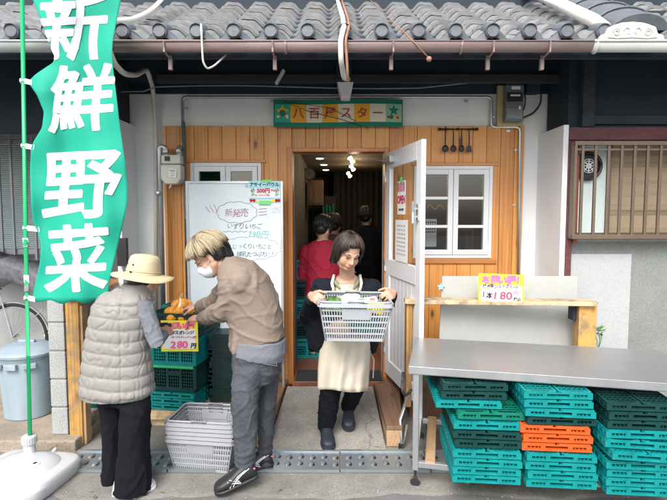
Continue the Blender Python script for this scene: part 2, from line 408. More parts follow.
m_trou = M('black_trousers', (.006, .007, .010), .9, .15, 5, .15, 200, bd=.001, spec=.15)
m_jean = M('grey_denim', (.050, .055, .068), .9, .4, 7, .25, 260, bd=.0015, st=(1, 1, .4))
m_taupe = M('taupe_jacket', (.205, .16, .128), .72, .07, 4, .2, 300, bd=.0012)
m_greyk = M('grey_knit', (.15, .16, .185), .95, .08, 8, .3, 250, bd=.0015)
m_vest = M('quilted_vest', (.235, .225, .21), .5, .05, 4, .45, 22, bd=.006, spec=.35)
m_hat = M('hat_cream', (.50, .42, .27), .85, .05, 6, .2, 250, bd=.001)
m_mask = M('face_mask', (.62, .64, .68), .8, .03, 6, .1)
m_shoe = M('shoe_navy', (.012, .015, .028), .6, .2, 9, .2, 90)
m_shoek = M('shoe_black', (.014, .015, .018), .5, .2, 9, .2, 90)
m_shoew = M('shoe_white', (.55, .56, .57), .5, .05)
m_shoeg = M('shoe_grey_mesh', (.45, .46, .48), .7, .1, 30, .3, 200)
m_red = M('red_jacket', (.36, .008, .035), .75, .1, 5, .2, 60)
m_ink = M('ink_black', (.015, .015, .02), .6, 0); m_inkr = M('ink_red', (.55, .05, .12), .6, 0)
m_pink = M('ink_pink', (.85, .13, .35), .6, 0); m_yel = M('sign_yellow', (.85, .72, .03), .6, .03)
m_paper = M('paper', (.76, .77, .76), .65, .03); m_teal = M('ink_green', (.1, .5, .38), .6, 0); m_inkp = M('ink_purple', (.32, .1, .2), .6, 0)
m_wb = M('whiteboard', (.62, .70, .74), .25, .04, 2, 0)
m_gold = M('banner_ochre', (.72, .36, .03), .7, .05); m_cream = M('banner_cream', (.66, .64, .5), .7, .05)
m_bgreen = M('banner_green', (.0, .17, .11), .7, .08); m_bred = M('banner_red', (.42, .02, .05), .7, .05); m_bmint = M('banner_mint', (.25, .46, .32), .7, .05)
m_bteal = M('banner_teal', (.02, .36, .24), .7, .05)
m_maroon = M('maroon_timber', (.1, .028, .03), .6, .3, 8, .2, 40, dirt=.5, dcol=(.22, .1, .1), st=(.3, 1, 1))
m_bronze = M('bronze_alu', (.17, .13, .095), .4, .08, 5, .05, metal=.5)
m_blind = woodmat('bamboo_blind', (.17, .125, .07), (.35, .27, .18), .05, 'X', 1.6, False, .7)
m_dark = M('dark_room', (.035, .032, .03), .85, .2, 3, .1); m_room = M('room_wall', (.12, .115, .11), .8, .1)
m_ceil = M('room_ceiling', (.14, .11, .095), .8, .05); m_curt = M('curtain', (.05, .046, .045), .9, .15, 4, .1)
m_glass = glassmat('window_glass', (.6, .64, .64), .1)
m_glassd = glassmat('door_glass', (.86, .88, .86), .06)
m_plastic = glassmat('clear_film', (.92, .92, .9), .12, .15)
m_film = glassmat('bag_film', (.96, .96, .94), .05, .1)
m_orange = M('orange_fruit', (.85, .34, .01), .45, .1, 12, .25, 160, bd=.001)
m_leaf = M('leaf', (.07, .2, .04), .55, .3, 14, .1)
m_star = M('star_blue', (.3, .55, .7), .5, .05)
m_gbar = M('grey_grille', (.3, .31, .33), .45, .08, 5, .05, metal=.3)
m_louv = M('louvre_aqua', (.62, .72, .72), .4, .06)
m_cover = M('bike_cover', (.20, .205, .23), .6, .35, 30, .8, 40, bd=.015, st=(1, 1, .4))
m_tyre = M('tyre', (.02, .02, .022), .8, .2)
m_tape = M('green_tape', (.18, .6, .2), .6, .03)
m_lamp = emis('lamp_glow', (1, .72, .3), 6); m_lampw = emis('downlight', (1, .9, .75), 3)
# ================================================================== THE SETTING
YC = 4.45
mb = MB(); mb.b2(-30, 30, -30, 40, -.5, 0); setp(mb.build('road', m_asphalt), kind='structure')
def sheet(name, pts, mat, z0=None):
    mb = MB(); n = len(pts); mb.add([p for p in pts] + [Vector(p) - Vector((0, 0, .3)) for p in pts], [tuple(range(n)), tuple(range(2 * n - 1, n - 1, -1))] + [(i, i + n, (i + 1) % n + n, (i + 1) % n) for i in range(n)])
    return setp(mb.build(name, mat), kind='structure')
rnd = random.Random(3)
edge = [(-6 + i * .12, 2.80 + rnd.uniform(-.03, .03) + .03 * math.sin(i * .6)) for i in range(101)]
edge = [(x, y + rnd.uniform(-.012, .012)) for x, y in edge]
V_ = [(x, y, .005) for x, y in edge] + [(x, 3.34, .011) for x, y in edge] + [(x, y - .05, -.003) for x, y in edge]; n_ = len(edge)
setp(MB().add(V_, [(i, i + 1, n_ + i + 1, n_ + i) for i in range(n_ - 1)] + [(2 * n_ + i, 2 * n_ + i + 1, i + 1, i) for i in range(n_ - 1)]).build('kerb_strip', m_conc2), kind='structure')
mb = MB(); mb.add([(-.47, 3.33, .015), (.37, 3.33, .015), (.35, 4.26, .14), (-.41, 4.26, .14), (-.47, 3.33, -.2), (.37, 3.33, -.2), (.35, 4.26, -.2), (-.41, 4.26, -.2)], [(0, 1, 2, 3), (0, 4, 5, 1), (1, 5, 6, 2), (2, 6, 7, 3), (3, 7, 4, 0), (7, 6, 5, 4)])
setp(mb.build('entrance_path', m_conc), kind='structure')
mb = MB(); mb.b2(-7, -1.80, 3.31, 5.3, -.1, .09); setp(mb.build('pavement_slab', m_slab, bevel=.012), kind='structure')
mb = MB(); mb.b2(-1.86, 6, 3.345, 4.5, -.1, .008); setp(mb.build('ground_concrete', m_conc2), kind='structure')

def holes(mb, x0, x1, z0, z1, y0, y1, hs):
    xs = sorted({x0, x1} | {h[0] for h in hs} | {h[1] for h in hs}); zs = sorted({z0, z1} | {h[2] for h in hs} | {h[3] for h in hs})
    xs = [x for x in xs if x0 <= x <= x1]; zs = [z for z in zs if z0 <= z <= z1]
    for a, b in zip(xs[:-1], xs[1:]):
        run = None
        for c, d in zip(zs[:-1], zs[1:]):
            inside = any(h[0] < (a + b) / 2 < h[1] and h[2] < (c + d) / 2 < h[3] for h in hs)
            if not inside: run = (run[0], d) if run else (c, d)
            if inside and run: mb.b2(a, b, y0, y1, *run); run = None
        if run: mb.b2(a, b, y0, y1, *run)

# ------------------------------------------------------------------ the shop
shop = E('shop_building', (0, YC, 0), 'single storey greengrocer shop with cedar boards and wavy grey tiled roof', 'shop')
DX0, DX1 = fx(293, YC), fx(384, YC); DZ = fz(152, YC)
WR = (fx(413, YC), fx(491, YC), fz(258, YC), fz(166, YC)); WL = (fx(192, YC), fx(262, YC), fz(235, YC), fz(163, YC))
hs = [(DX0, DX1, -1, DZ), WR, WL]
XL, XR = fx(137, 4.49), 1.88
mb = MB(); holes(mb, XL - .1, XR + .1, -.1, fz(93, 4.49), 4.49, 4.61, hs); mb.build('wall', m_white, shop)
# cedar boards, one mesh (surface pattern)
mb = MB(); x = -1.5; x0 = fx(165, YC); x1 = fx(522, YC); ztop = fz(126, YC)
edges = [x0]; k = math.ceil(x0 / .125) * .125
while k < x1: edges.append(k); k += .125
edges.append(x1)
for a, b in zip(edges[:-1], edges[1:]):
    if b - a < .01: continue
    holes(mb, a + .0015, b - .0015, .0, ztop, YC, YC + .03, [h for h in hs])
mb.build('cedar_cladding', m_clad, shop, bevel=.003)
# trim boards above windows, door casing
mb = MB(); t = YC - .018
mb.b2(WL[0] - .06, WL[1] + .04, t, YC - .001, WL[3] + .002, WL[3] + .03); mb.b2(WR[0] - .02, WR[1] + .05, t, YC - .001, WR[3] + .002, WR[3] + .03)
mb.b2(WR[0], WR[1] + .05, t, YC - .001, WR[2] - .05, WR[2] - .004)
mb.each('window_trim', m_trimx, shop, bevel=.003)
df = MB(); df.b2(DX0 - .045, DX0, YC - .03, YC + .14, .1, DZ + .04); df.b2(DX1, DX1 + .03, YC - .025, YC + .14, .1, DZ + .04); df.b2(DX0, DX1, YC - .028, YC + .14, DZ, DZ + .035)
df.build('door_frame', m_trim, shop, bevel=.004)
mb = MB(); mb.b2(DX0, DX1, 4.27, 4.62, -.1, .18); mb.build('threshold', m_floor, shop, bevel=.006)

def window(r, cols, rows, nm='window'):
    x0, x1, z0, z1 = r; mb = MB(); y0, y1 = YC - .02, YC + .05; w_ = .045
    f = MB(); f.b2(x0, x0 + .03, y0, y1, z0, z1); f.b2(x1 - .03, x1, y0, y1, z0, z1); f.b2(x0 + .03, x1 - .03, y0, y1, z1 - .03, z1); f.b2(x0 + .03, x1 - .03, y0, y1, z0, z0 + .03)
    fr = f.build(nm, m_wpaint, shop, bevel=.003)
    xs0, xs1 = x0 + .032, x1 - .032; wd = (xs1 - xs0) / cols
    for i in range(cols):
        a, b = xs0 + i * wd + .002, xs0 + (i + 1) * wd - .002; c, d = z0 + .032, z1 - .032
        s_ = MB(); yy0, yy1 = y0 - .008, y1 - .02
        s_.b2(a, a + w_, yy0, yy1, c, d); s_.b2(b - w_, b, yy0, yy1, c, d); s_.b2(a + w_, b - w_, yy0, yy1, c, c + w_); s_.b2(a + w_, b - w_, yy0, yy1, d - w_, d)
        for k in range(1, rows):
            zz = c + (d - c) * k / rows; s_.b2(a + w_, b - w_, yy0 + .003, yy1 - .003, zz - .013, zz + .013)
        s_.build('casement', m_wpaint, fr, bevel=.003)
        g = MB(); g.add([(a + w_ - .005, y0 + .014, c + w_ - .005), (b - w_ + .005, y0 + .014, c + w_ - .005), (b - w_ + .005, y0 + .014, d - w_ + .005), (a + w_ - .005, y0 + .014, d - w_ + .005)], [(0, 1, 2, 3)]); g.build('pane', m_glass, fr)
    return fr
window(WR, 2, 3); window(WL, 2, 1)
# interior room of the shop
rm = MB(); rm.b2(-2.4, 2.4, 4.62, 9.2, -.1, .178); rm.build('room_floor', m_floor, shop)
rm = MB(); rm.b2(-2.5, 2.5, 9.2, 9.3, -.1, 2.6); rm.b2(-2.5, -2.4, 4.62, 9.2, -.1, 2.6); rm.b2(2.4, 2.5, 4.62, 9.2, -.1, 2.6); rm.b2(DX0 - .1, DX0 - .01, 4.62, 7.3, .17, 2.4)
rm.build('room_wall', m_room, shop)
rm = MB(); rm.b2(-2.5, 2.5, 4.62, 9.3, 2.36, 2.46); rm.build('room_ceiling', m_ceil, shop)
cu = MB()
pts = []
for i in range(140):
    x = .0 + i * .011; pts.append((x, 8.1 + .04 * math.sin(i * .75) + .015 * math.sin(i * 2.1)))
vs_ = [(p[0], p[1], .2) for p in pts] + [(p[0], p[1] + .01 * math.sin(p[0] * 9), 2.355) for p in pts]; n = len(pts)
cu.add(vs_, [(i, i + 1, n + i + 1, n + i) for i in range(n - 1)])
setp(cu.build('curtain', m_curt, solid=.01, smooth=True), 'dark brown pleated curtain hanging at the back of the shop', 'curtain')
# door leaf
H0 = Vector((DX1 + .012, 4.415, 0)); H1 = Vector((.636, 3.58, 0)); dd = (H1 - H0).normalized(); dn = Vector((-dd.y, dd.x, 0)) * -1
if dn.x > 0: dn = -dn
z0, z1 = .22, fz(153.5, 4.42); W = (H1 - H0).length
door = E('door', H0); door.parent = shop; door.location = H0 - shop.location
def dbox(mb, u0, u1, z_0, z_1, t0, t1):
    c = H0 + dd * (u0 + u1) / 2 + dn * (t0 + t1) / 2; c.z = (z_0 + z_1) / 2
    m = Matrix((dd, dn, Vector((0, 0, 1)))).transposed(); mb.box(c, (abs(u1 - u0), abs(t1 - t0), z_1 - z_0), m=m)
mb = MB(); st = .10
dbox(mb, 0, st, z0, z1, 0, -.036); dbox(mb, W - st, W, z0, z1, 0, -.036); dbox(mb, st, W - st, z1 - .14, z1, 0, -.036); dbox(mb, st, W - st, z0, z0 + .14, 0, -.036); dbox(mb, st, W - st, 1.13, 1.27, 0, -.036)
# beading round the lower panel
dbox(mb, st, st + .012, z0 + .14, 1.13, -.004, -.03); dbox(mb, W - st - .012, W - st, z0 + .14, 1.13, -.004, -.03)
mb.build('leaf_frame', m_wpaint, door, bevel=.003)
mb = MB(); nn = 7
for i in range(nn):
    a = st + .012 + (W - 2 * st - .024) * i / nn; b = st + .012 + (W - 2 * st - .024) * (i + 1) / nn; dbox(mb, a + .0015, b - .0015, z0 + .14, 1.13, -.010, -.026)
mb.build('lower_panel', m_wpaint, door, bevel=.002)
mb = MB(); gA = H0 + dd * (st - .005) + dn * -.018; gB = H0 + dd * (W - st + .005) + dn * -.018; mb.add([gA + Vector((0, 0, 1.265)), gB + Vector((0, 0, 1.265)), gB + Vector((0, 0, z1 - .135)), gA + Vector((0, 0, z1 - .135))], [(0, 1, 2, 3)]); mb.build('glass', m_glassd, door)
mb = MB(); dbox(mb, W - .06, W - .03, 1.62, 1.74, .0, .012); dbox(mb, W - .055, W - .035, 1.64, 1.655, .012, .04); dbox(mb, W - .055, W - .035, 1.70, 1.715, .012, .04)
c0 = H0 + dd * (W - .045) + dn * .045; mb.tube([c0 + Vector((0, 0, 1.6)), c0 + Vector((0, 0, 1.76))], .01); mb.build('handle', m_galv, door)
mb = MB(); dbox(mb, .02, .24, z1 - .10, z1 - .045, .0, .045)
a = H0 + dd * .12 + dn * .05 + Vector((0, 0, z1 - .08)); b = Vector((DX1 - .14, 4.44, z1 - .05)); c = Vector((DX1 - .2, 4.47, z1 - .045))
mb.bar(a, b, .022, .008); mb.bar(b, c, .02, .008); mb.build('door_closer', m_galv, door, bevel=.003)
mb = MB()
for zz in (.45, 1.2, 2.0): mb.cyl(H0 + Vector((-.004, -.002, zz - .045)), H0 + Vector((-.004, -.002, zz + .045)), .009)
mb.each('hinge', m_galv, door)
def dface(u, z, off=.003):    # a plane on the leaf's inner face (towards the opening side)
    return planar(H0 + dd * u + dn * off + Vector((0, 0, z)), dd, (0, 0, 1))
# under the eave: dark beams, eave shadow as a dark block, soffit, rafters
EY = 3.33; EZ = fz(40, EY) ; SL = R(30)
def roofp(x, s, up=0): return Vector((x, EY + s * math.cos(SL) - up * math.sin(SL), EZ + s * math.sin(SL) + up * math.cos(SL)))
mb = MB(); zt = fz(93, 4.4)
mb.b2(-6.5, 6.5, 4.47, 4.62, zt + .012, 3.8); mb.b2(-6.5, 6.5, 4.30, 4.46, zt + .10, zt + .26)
mb.b2(-6.5, -1.82, 4.16, 4.46, fz(128, 4.2) - .01, 3.3); mb.b2(XR + .03, 6.5, 4.06, 4.46, fz(127, 4.05) - .01, 3.3)  # last block: eave shadow above the maroon frame, built as a dark solid
mb.each('eave_beam_shade', m_darkw, shop, bevel=.006)
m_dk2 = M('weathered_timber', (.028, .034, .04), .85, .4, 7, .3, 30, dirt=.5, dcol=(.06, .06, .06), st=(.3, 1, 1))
mb = MB(); mb.b2(-1.5, 6.5, 4.24, 4.295, fz(84, 4.3), fz(76, 4.3)); mb.b2(XR + .12, XR + .22, 4.0, 4.055, fz(127, 4.05) - .005, 3.2); mb.b2(XR + 1.2, XR + 1.3, 4.0, 4.055, fz(127, 4.05) - .005, 3.2); mb.b2(XR + .23, XR + 1.19, 4.03, 4.055, fz(127, 4.05) + .02, fz(127, 4.05) + .09); mb.b2(-2.1, -2.0, 4.09, 4.155, fz(128, 4.2) - .005, 3.2)
mb.each('timber_beam', m_dk2, shop, bevel=.004)
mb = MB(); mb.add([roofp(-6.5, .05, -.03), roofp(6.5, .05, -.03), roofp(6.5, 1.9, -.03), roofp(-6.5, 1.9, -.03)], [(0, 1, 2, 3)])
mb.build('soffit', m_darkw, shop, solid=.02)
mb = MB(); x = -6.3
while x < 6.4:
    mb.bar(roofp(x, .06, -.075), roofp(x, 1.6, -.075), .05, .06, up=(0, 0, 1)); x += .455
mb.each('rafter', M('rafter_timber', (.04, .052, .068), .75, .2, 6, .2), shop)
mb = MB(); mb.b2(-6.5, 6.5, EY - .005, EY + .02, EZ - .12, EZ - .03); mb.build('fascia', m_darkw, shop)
# tiles
def tiles(x0, x1, rows, per=.24, step=.185):
    mb = MB(); npc = 12; ncol = int((x1 - x0) / per)
    prof = []
    for i in range(npc + 1):
        t = i / npc
        h = .030 * math.sin(2 * math.pi * t - .5) + .011 * math.sin(4 * math.pi * t + .4)
        prof.append((t, h))
    rg = random.Random(5)
    for r_ in range(rows):
        s0 = r_ * step; s1 = s0 + step + .05
        for c in range(ncol):
            j = rg.uniform(-.004, .004); jz = rg.uniform(-.003, .003); xo = x0 + c * per; V = []; 
            for (s, lift, cut) in ((s0, .040, 0), (s0, .024, 1), (s1, .002, 2)):
                pass
            top_f = [roofp(xo + t * per, s0 + j - .012 * math.sin(math.pi * t * 1.0), h + .042 + jz) for t, h in prof]
            bot_f = [roofp(xo + t * per, s0 + j - .012 * math.sin(math.pi * t), h + .018 + jz) for t, h in prof]
            top_b = [roofp(xo + t * per, s1, h + .006) for t, h in prof]
            k = npc + 1; V = bot_f + top_f + top_b
            F = [(i, i + 1, k + i + 1, k + i) for i in range(npc)] + [(k + i, k + i + 1, 2 * k + i + 1, 2 * k + i) for i in range(npc)]
            mb.add(V, F)
    return mb
tmb = tiles(-6.0, 6.3, 13)
roof = tmb.build('roof', m_tile, shop, smooth=50)
mb = MB()
k = 0; x = -6.0
while x < 6.2:
    cx = x + .24 * .30; c = roofp(cx, -.02, .052); 
    mb.tube([c + Vector((0, -.026, 0)), c + Vector((0, -.026, 0)) * 1.0 + Vector((0, .0001, 0)), c + Vector((0, -.020, 0)), c + Vector((0, -.022, 0)), c + Vector((0, .10, .05))], [.035, .037, .038, .047, .047], 18)
    x += .24
mb.each('eave_end_tile', m_tile2, roof, bevel=.004)
mb = MB()   # drooping front lips between the discs
x = -6.0
while x < 6.2:
    P_ = [roofp(x + .24 * t, -.012, .030 * math.sin(2 * math.pi * t - .5) + .040) for t in [i / 8 for i in range(9)]]
    Q_ = [p - Vector((0, 0, .055 - .012 * math.sin(math.pi * i / 8))) for i, p in enumerate(P_)]
    mb.add(P_ + Q_, [(i, i + 1, 10 + i, 9 + i) for i in range(8)]); x += .24
mb.build('eave_lip', m_tile2, roof, solid=.016)
# descending ridge at the right with an ornament plate
mb = MB()
RX = fx(628, 3.35)
for i in range(8):
    s0 = .02 + i * .24; rg = []
    for (s, k_) in ((s0, 1.0), (s0 + .22, .97)):
        rg.append([roofp(RX + .19 * math.cos(a) * k_, s, .055 + .105 * math.sin(a) * k_) for a in [math.pi * j / 12 for j in range(13)]])
    V = rg[0] + rg[1]; F = [(j, j + 1, 13 + j + 1, 13 + j) for j in range(12)] + [tuple(range(13)), tuple(range(25, 12, -1)), (0, 13, 25, 12)]
    mb.add(V, F)
    band = [roofp(RX + .196 * math.cos(a), s0 + .225, .055 + .112 * math.sin(a)) for a in [math.pi * j / 12 for j in range(13)]]
    mb.tube(band, .008, 6)
mb.build('ridge_caps', m_tile2, roof, bevel=.005)
orn = [(-.21, 0), (-.20, .035), (-.165, .045), (-.15, .085), (-.11, .10), (-.07, .112), (0, .118), (.07, .112), (.11, .10), (.15, .085), (.165, .045), (.20, .035), (.21, 0), (.16, -.012), (.12, 0), (-.12, 0), (-.16, -.012)]
OZ = fz(41, 3.24); OX = fx(623, 3.24)
mb = MB(); mb.prism([(OX + a, OZ + b) for a, b in orn], 3.23, 3.265)
for sgn in (-1, 1):
    sp = [(OX + sgn * (.10 + .028 * math.cos(a) * (1 - a / 14)), 3.227, OZ + .052 + .026 * math.sin(a) * (1 - a / 14)) for a in [i * .4 for i in range(24)]]
    mb.tube(sp, .0055, 6); sp = [(OX + sgn * (.035 + .02 * math.cos(a)), 3.227, OZ + .06 + .02 * math.sin(a)) for a in [i * .5 for i in range(10)]]; mb.tube(sp, .005, 6)
    mb.tube([(OX + sgn * .16, 3.227, OZ + .02), (OX + sgn * .1, 3.227, OZ + .014), (OX, 3.227, OZ + .02)], .005, 6)
mb.build('ornament_plate', m_pvc, roof, bevel=.004)
# gutter
def gut(x0, x1, mat, nm='gutter'):
    mb = MB(); GZ = fz(42.5, 3.24); n = 10; V = []
    for x in (x0, x1):
        for i in range(n + 1):
            a = math.pi * i / n; V.append((x, 3.25 - .042 * math.cos(a), GZ - .058 * math.sin(a)))
    mb.add(V, [(i, i + 1, n + 2 + i, n + 1 + i) for i in range(n)])
    mb.tube([(x0, 3.208, GZ), (x1, 3.208, GZ)], .006, 8)
    x = x0 + .02
    while x < x1:
        J = [(x, 3.25 - .045 * math.cos(math.pi * i / 8), GZ - .061 * math.sin(math.pi * i / 8)) for i in range(9)]; mb.tube(J, .005, 6); x += 1.13
    return mb.build(nm, mat, shop, solid=.004, smooth=40)
gut(fx(113, 3.24), fx(585, 3.24), m_gut); gut(fx(585, 3.24) + .003, 6, m_gutw); gut(-6, fx(113, 3.24) - .003, m_gutw)
mb = MB(); gz = fz(46, 3.2)
for px in (168, 274, 392, 490, 545): 
    x = fx(px, 3.2); mb.tube([(x, 3.2, gz + .03), (x, 3.205, gz - .03), (x, 3.33, gz - .04)], .006, 6); mb.b2(x - .012, x + .012, 3.32, 3.345, gz - .11, gz - .02)
mb.each('gutter_bracket', m_gut, shop)

# returns and neighbours
def top(name, mb, mat, label, cat, group=None, **k): return setp(mb.build(name, mat, **k), label, cat, group)
nb = E('neighbour_house', (2.6, 4.070, 0), 'neighbouring house on the right with rough grey stucco and maroon timber frame', 'house')
XRn = 1.862
mb = MB(); mb.b2(XRn - .012, XRn + .03, 3.995, 4.49, -.1, fz(125, 4.010)); mb.build('side_panel', m_wpaint, nb, bevel=.003)
wx0, wx1, wz0, wz1 = fx(570, 4.050), 3.4, fz(240, 4.050), fz(141, 4.050)
mb = MB(); holes(mb, XRn + .035, 6, -.1, fz(127, 4.050), 4.050, 4.20, [(wx0, wx1, wz0, wz1)]); mb.build('wall', m_stucco, nb)
mb = MB(); mb.b2(fx(561, 4.020), fx(634, 4.020), 4.035, 4.049, .0, fz(254, 4.040)); mb.build('pale_panel', m_stucco2, nb, bevel=.003)
mb = MB(); mb.b2(XRn + .032, 6, 3.990, 4.070, fz(140, 3.990), fz(127, 3.990)); mb.b2(XRn + .032, XRn + .085, 3.995, 4.048, fz(279, 4.020), fz(140.5, 3.990))
mb.build('timber_frame', m_maroon, nb, bevel=.005)
mb = MB(); mb.b2(XRn + .088, XRn + .118, 3.980, 4.048, fz(243, 4.020), fz(143, 3.990)); mb.build('red_post', M('red_post', (.28, .06, .03), .5, .2, 8, .1, st=(1, 1, .2)), nb, bevel=.004)
wn_ = E('window', (wx0, 3.920, wz0)); wn_.parent = nb; wn_.location = Vector((wx0, 3.920, wz0)) - nb.location
gy = 3.920; gx0 = fx(571.5, gy)
mb = MB(); gzt, gzb = fz(141, gy), fz(239, gy)
mb.b2(gx0, 3.45, gy - .015, gy + .02, gzt - .035, gzt); mb.b2(gx0, 3.45, gy - .015, gy + .02, gzb, gzb + .035)
mb.b2(gx0, gx0 + .022, gy - .012, gy + .10, gzb, gzt); mb.b2(gx0, 3.45, gy + .02, gy + .10, gzb, gzb + .012); mb.b2(gx0, 3.45, gy + .02, gy + .11, gzt - .012, gzt)
mb.b2(gx0 + .022, 3.45, gy, gy + .012, gzt - .075, gzt - .055)
mb.build('grille_frame', m_bronze, wn_, bevel=.003)
x = fx(580, gy)
while x < 3.4:
    mb = MB(); mb.b2(x - .011, x + .011, gy - .008, gy + .012, gzb + .03, gzt - .03); mb.build('bar', m_bronze, wn_, bevel=.003); x += .103
by = 4.090
mb = MB(); mb.b2(fx(607, by), 3.4, by, by + .01, wz0 + .05, wz1 - .005); mb.build('bamboo_blind', m_blind, wn_)
mb = MB(); mb.b2(wx0, 3.4, by - .04, by, wz0, wz0 + .06); mb.b2(fx(604, by), fx(607, by), by - .03, by, wz0, wz1); mb.build('sash', m_bronze, wn_)
mb = MB(); mb.b2(wx0, fx(604, by), by, by + .01, wz0 + .05, wz1); mb.build('frosted_pane', m_louv, wn_)
mb = MB(); c = P(588, 166, by - .03); 
mb.tube([c + Vector((.108 * math.cos(a), 0, .108 * math.sin(a))) for a in [i * math.pi / 14 for i in range(29)]], .013, 8); mb.cyl(c + Vector((0, .012, 0)), c + Vector((0, .02, 0)), .108)
fan = mb.build('fan_vent', m_black, wn_)
mb = MB()
for i in range(8):
    a = i * math.pi / 4; q = c + Vector((.052 * math.cos(a), -.012, .052 * math.sin(a))); mb.bar(c + Vector((0, -.012, 0)), q, .007, .006)
for r_ in (.02, .04, .056): mb.tube([c + Vector((r_ * math.cos(a), -.012, r_ * math.sin(a))) for a in [i * math.pi / 12 for i in range(25)]], .003, 6)
mb.build('fan_grille', m_wpaint, fan)

nl = E('neighbour_house', (-2.6, 4.2, 0), 'neighbouring house on the left with grey barred window above plain stucco', 'house')
XLn = -1.80
mb = MB(); mb.b2(XLn - .03, XLn + .012, 4.14, 4.49, -.1, fz(119, 4.15)); mb.b2(XLn - .03, XLn - .015, 4.49, 5.2, -.1, 2.6); mb.build('side_panel', m_wpaint, nl)
lx0, lx1, lz0, lz1 = -4.6, fx(44, 5.200), fz(256, 5.200), fz(138, 5.200)
mb = MB(); holes(mb, -6.5, XLn - .032, -.1, fz(128, 5.200), 5.200, 5.350, [(lx0, lx1, lz0, lz1)]); mb.build('wall', m_stucco2, nl)
wl = E('window', (lx0, 5.100, lz0)); wl.parent = nl; wl.location = Vector((lx0, 5.100, lz0)) - nl.location
mb = MB(); z = lz0
while z < lz1: mb.box(((lx0 + lx1) / 2, 5.270, z), (lx1 - lx0, .035, .006), m=Matrix.Rotation(R(35), 3, 'X')); z += .022
mb.build('louvre', m_louv, wl)
mb = MB(); mb.b2(lx0, lx1, 5.300, 5.320, lz0, lz1); mb.build('shutter_back', M('shutter_back', (.3, .42, .42), .6), wl)
mb = MB(); mb.b2(lx0 - .02, lx1 + .03, 5.080, 5.110, fz(144, 5.100), fz(140, 5.100)); mb.b2(lx0 - .02, lx1 + .03, 5.080, 5.110, fz(254, 5.100), fz(249, 5.100)); mb.each('grille_rail', m_gbar, wl)
for px in (-24, -11, 1.5, 13.5, 35.5):
    x = fx(px, 5.060); mb = MB(); mb.b2(x - .012, x + .012, 5.055, 5.078, fz(261, 5.060), fz(135, 5.060)); mb.build('bar', m_gbar, wl, bevel=.003)

# ------------------------------------------------------------------ decks
mb = MB(); x = -1.83
while x < -.80: mb.b2(x + .002, min(x + .14, -.765) - .002, 3.73, 4.44, .11, .145); x += .14
dk = setp(E('wooden_deck', (-1.3, 3.7, 0)), 'low wooden deck carrying the crate stacks left of the entrance', 'deck'); mb.build('deck_boards', m_deckl, dk, bevel=.004)
mb = MB(); mb.b2(-1.83, -.77, 3.695, 3.725, .075, .142); mb.build('front_board', m_shelf, dk, bevel=.004)
mb = MB(); mb.b2(-1.80, -.77, 3.74, 4.4, .01, .105); mb.build('crosspieces', m_shelf, dk)
def ramp_deck(name, pts, h, label):
    r_ = setp(E(name, (pts[0][0], pts[0][1], 0)), label, 'deck'); n = len(pts)
    V = [(p[0], p[1], h - .03) for p in pts] + [(p[0], p[1], h) for p in pts]
    MB().add(V, [tuple(range(n))[::-1], tuple(range(n, 2 * n))] + [(i, (i + 1) % n, (i + 1) % n + n, i + n) for i in range(n)]).build('top_board', m_deck, r_, bevel=.004)
    s = MB()
    for a, b in ((0, 1), (1, 2), (3, 0)):
        A = Vector((*pts[a], 0)); B = Vector((*pts[b], 0)); cc = Vector(((sum(p[0] for p in pts) / 4), sum(p[1] for p in pts) / 4, 0))
        d = (B - A).normalized(); nn_ = Vector((-d.y, d.x, 0)); 
        if nn_.dot(cc - A) < 0: nn_ = -nn_
        off = nn_ * .018 + Vector((0, 0, .01 + (h - .04) / 2)); s.bar(A + off + d * .004, B + off - d * .004, .025, h - .045, up=(0, 0, 1))
    s.build('side_board', m_deckl, r_, bevel=.003); return r_
ramp_deck('wooden_step', [(-.74, 3.36), (-.475, 3.36), (-.415, 4.4), (-.76, 4.4)], .155, 'dark worn wooden step between the crates and the concrete entrance path')
ramp_deck('wooden_step', [(.375, 3.38), (.49, 3.38), (.60, 4.4), (.355, 4.4)], .165, 'worn wooden step under the open white door right of the path')
mb = MB(); mb.b2(.62, 2.1, 3.9, 4.44, .0, .42)
top('timber_bench', mb, m_deck, 'dark timber block standing behind the steel counter under the cladding', 'bench', bevel=.005)

# drain covers
def drain_mb(L_):
    b = MB(); b.b2(-L_ / 2, L_ / 2, 0, .27, .002, .012); b.b2(-L_ / 2, L_ / 2, 0, .02, .0125, .022); b.b2(-L_ / 2, L_ / 2, .25, .27, .0125, .022)
    return b
def drain_bumps(L_):
    b = MB(); n = int(L_ / .075)
    for i in range(n):
        for j in (0, 1):
            x = -L_ / 2 + .05 + i * (L_ - .08) / (n - 1); y = .075 + j * .09 + (.012 if i % 2 else 0)
            b.ell((x, y + .02, .012), (.016, .034, .011), m=Matrix.Rotation(R(-14), 3, 'Z'), n=12)
    return b
xs = [fx(52, 3.1), fx(165, 3.1), fx(252, 3.1), fx(340, 3.1), fx(432, 3.1), fx(520, 3.1), fx(610, 3.1), fx(700, 3.1)]
dn_ = ['leftmost grey steel drain cover, beside the white flag stand', 'steel drain cover under the hatted woman and the stacked grey baskets', 'steel drain cover behind the feet of the man in the taupe jacket', 'steel drain cover under the left caster of the steel counter', 'steel drain cover under the left crate stack', 'steel drain cover under the middle crate stack', 'steel drain cover under the right crate stack']
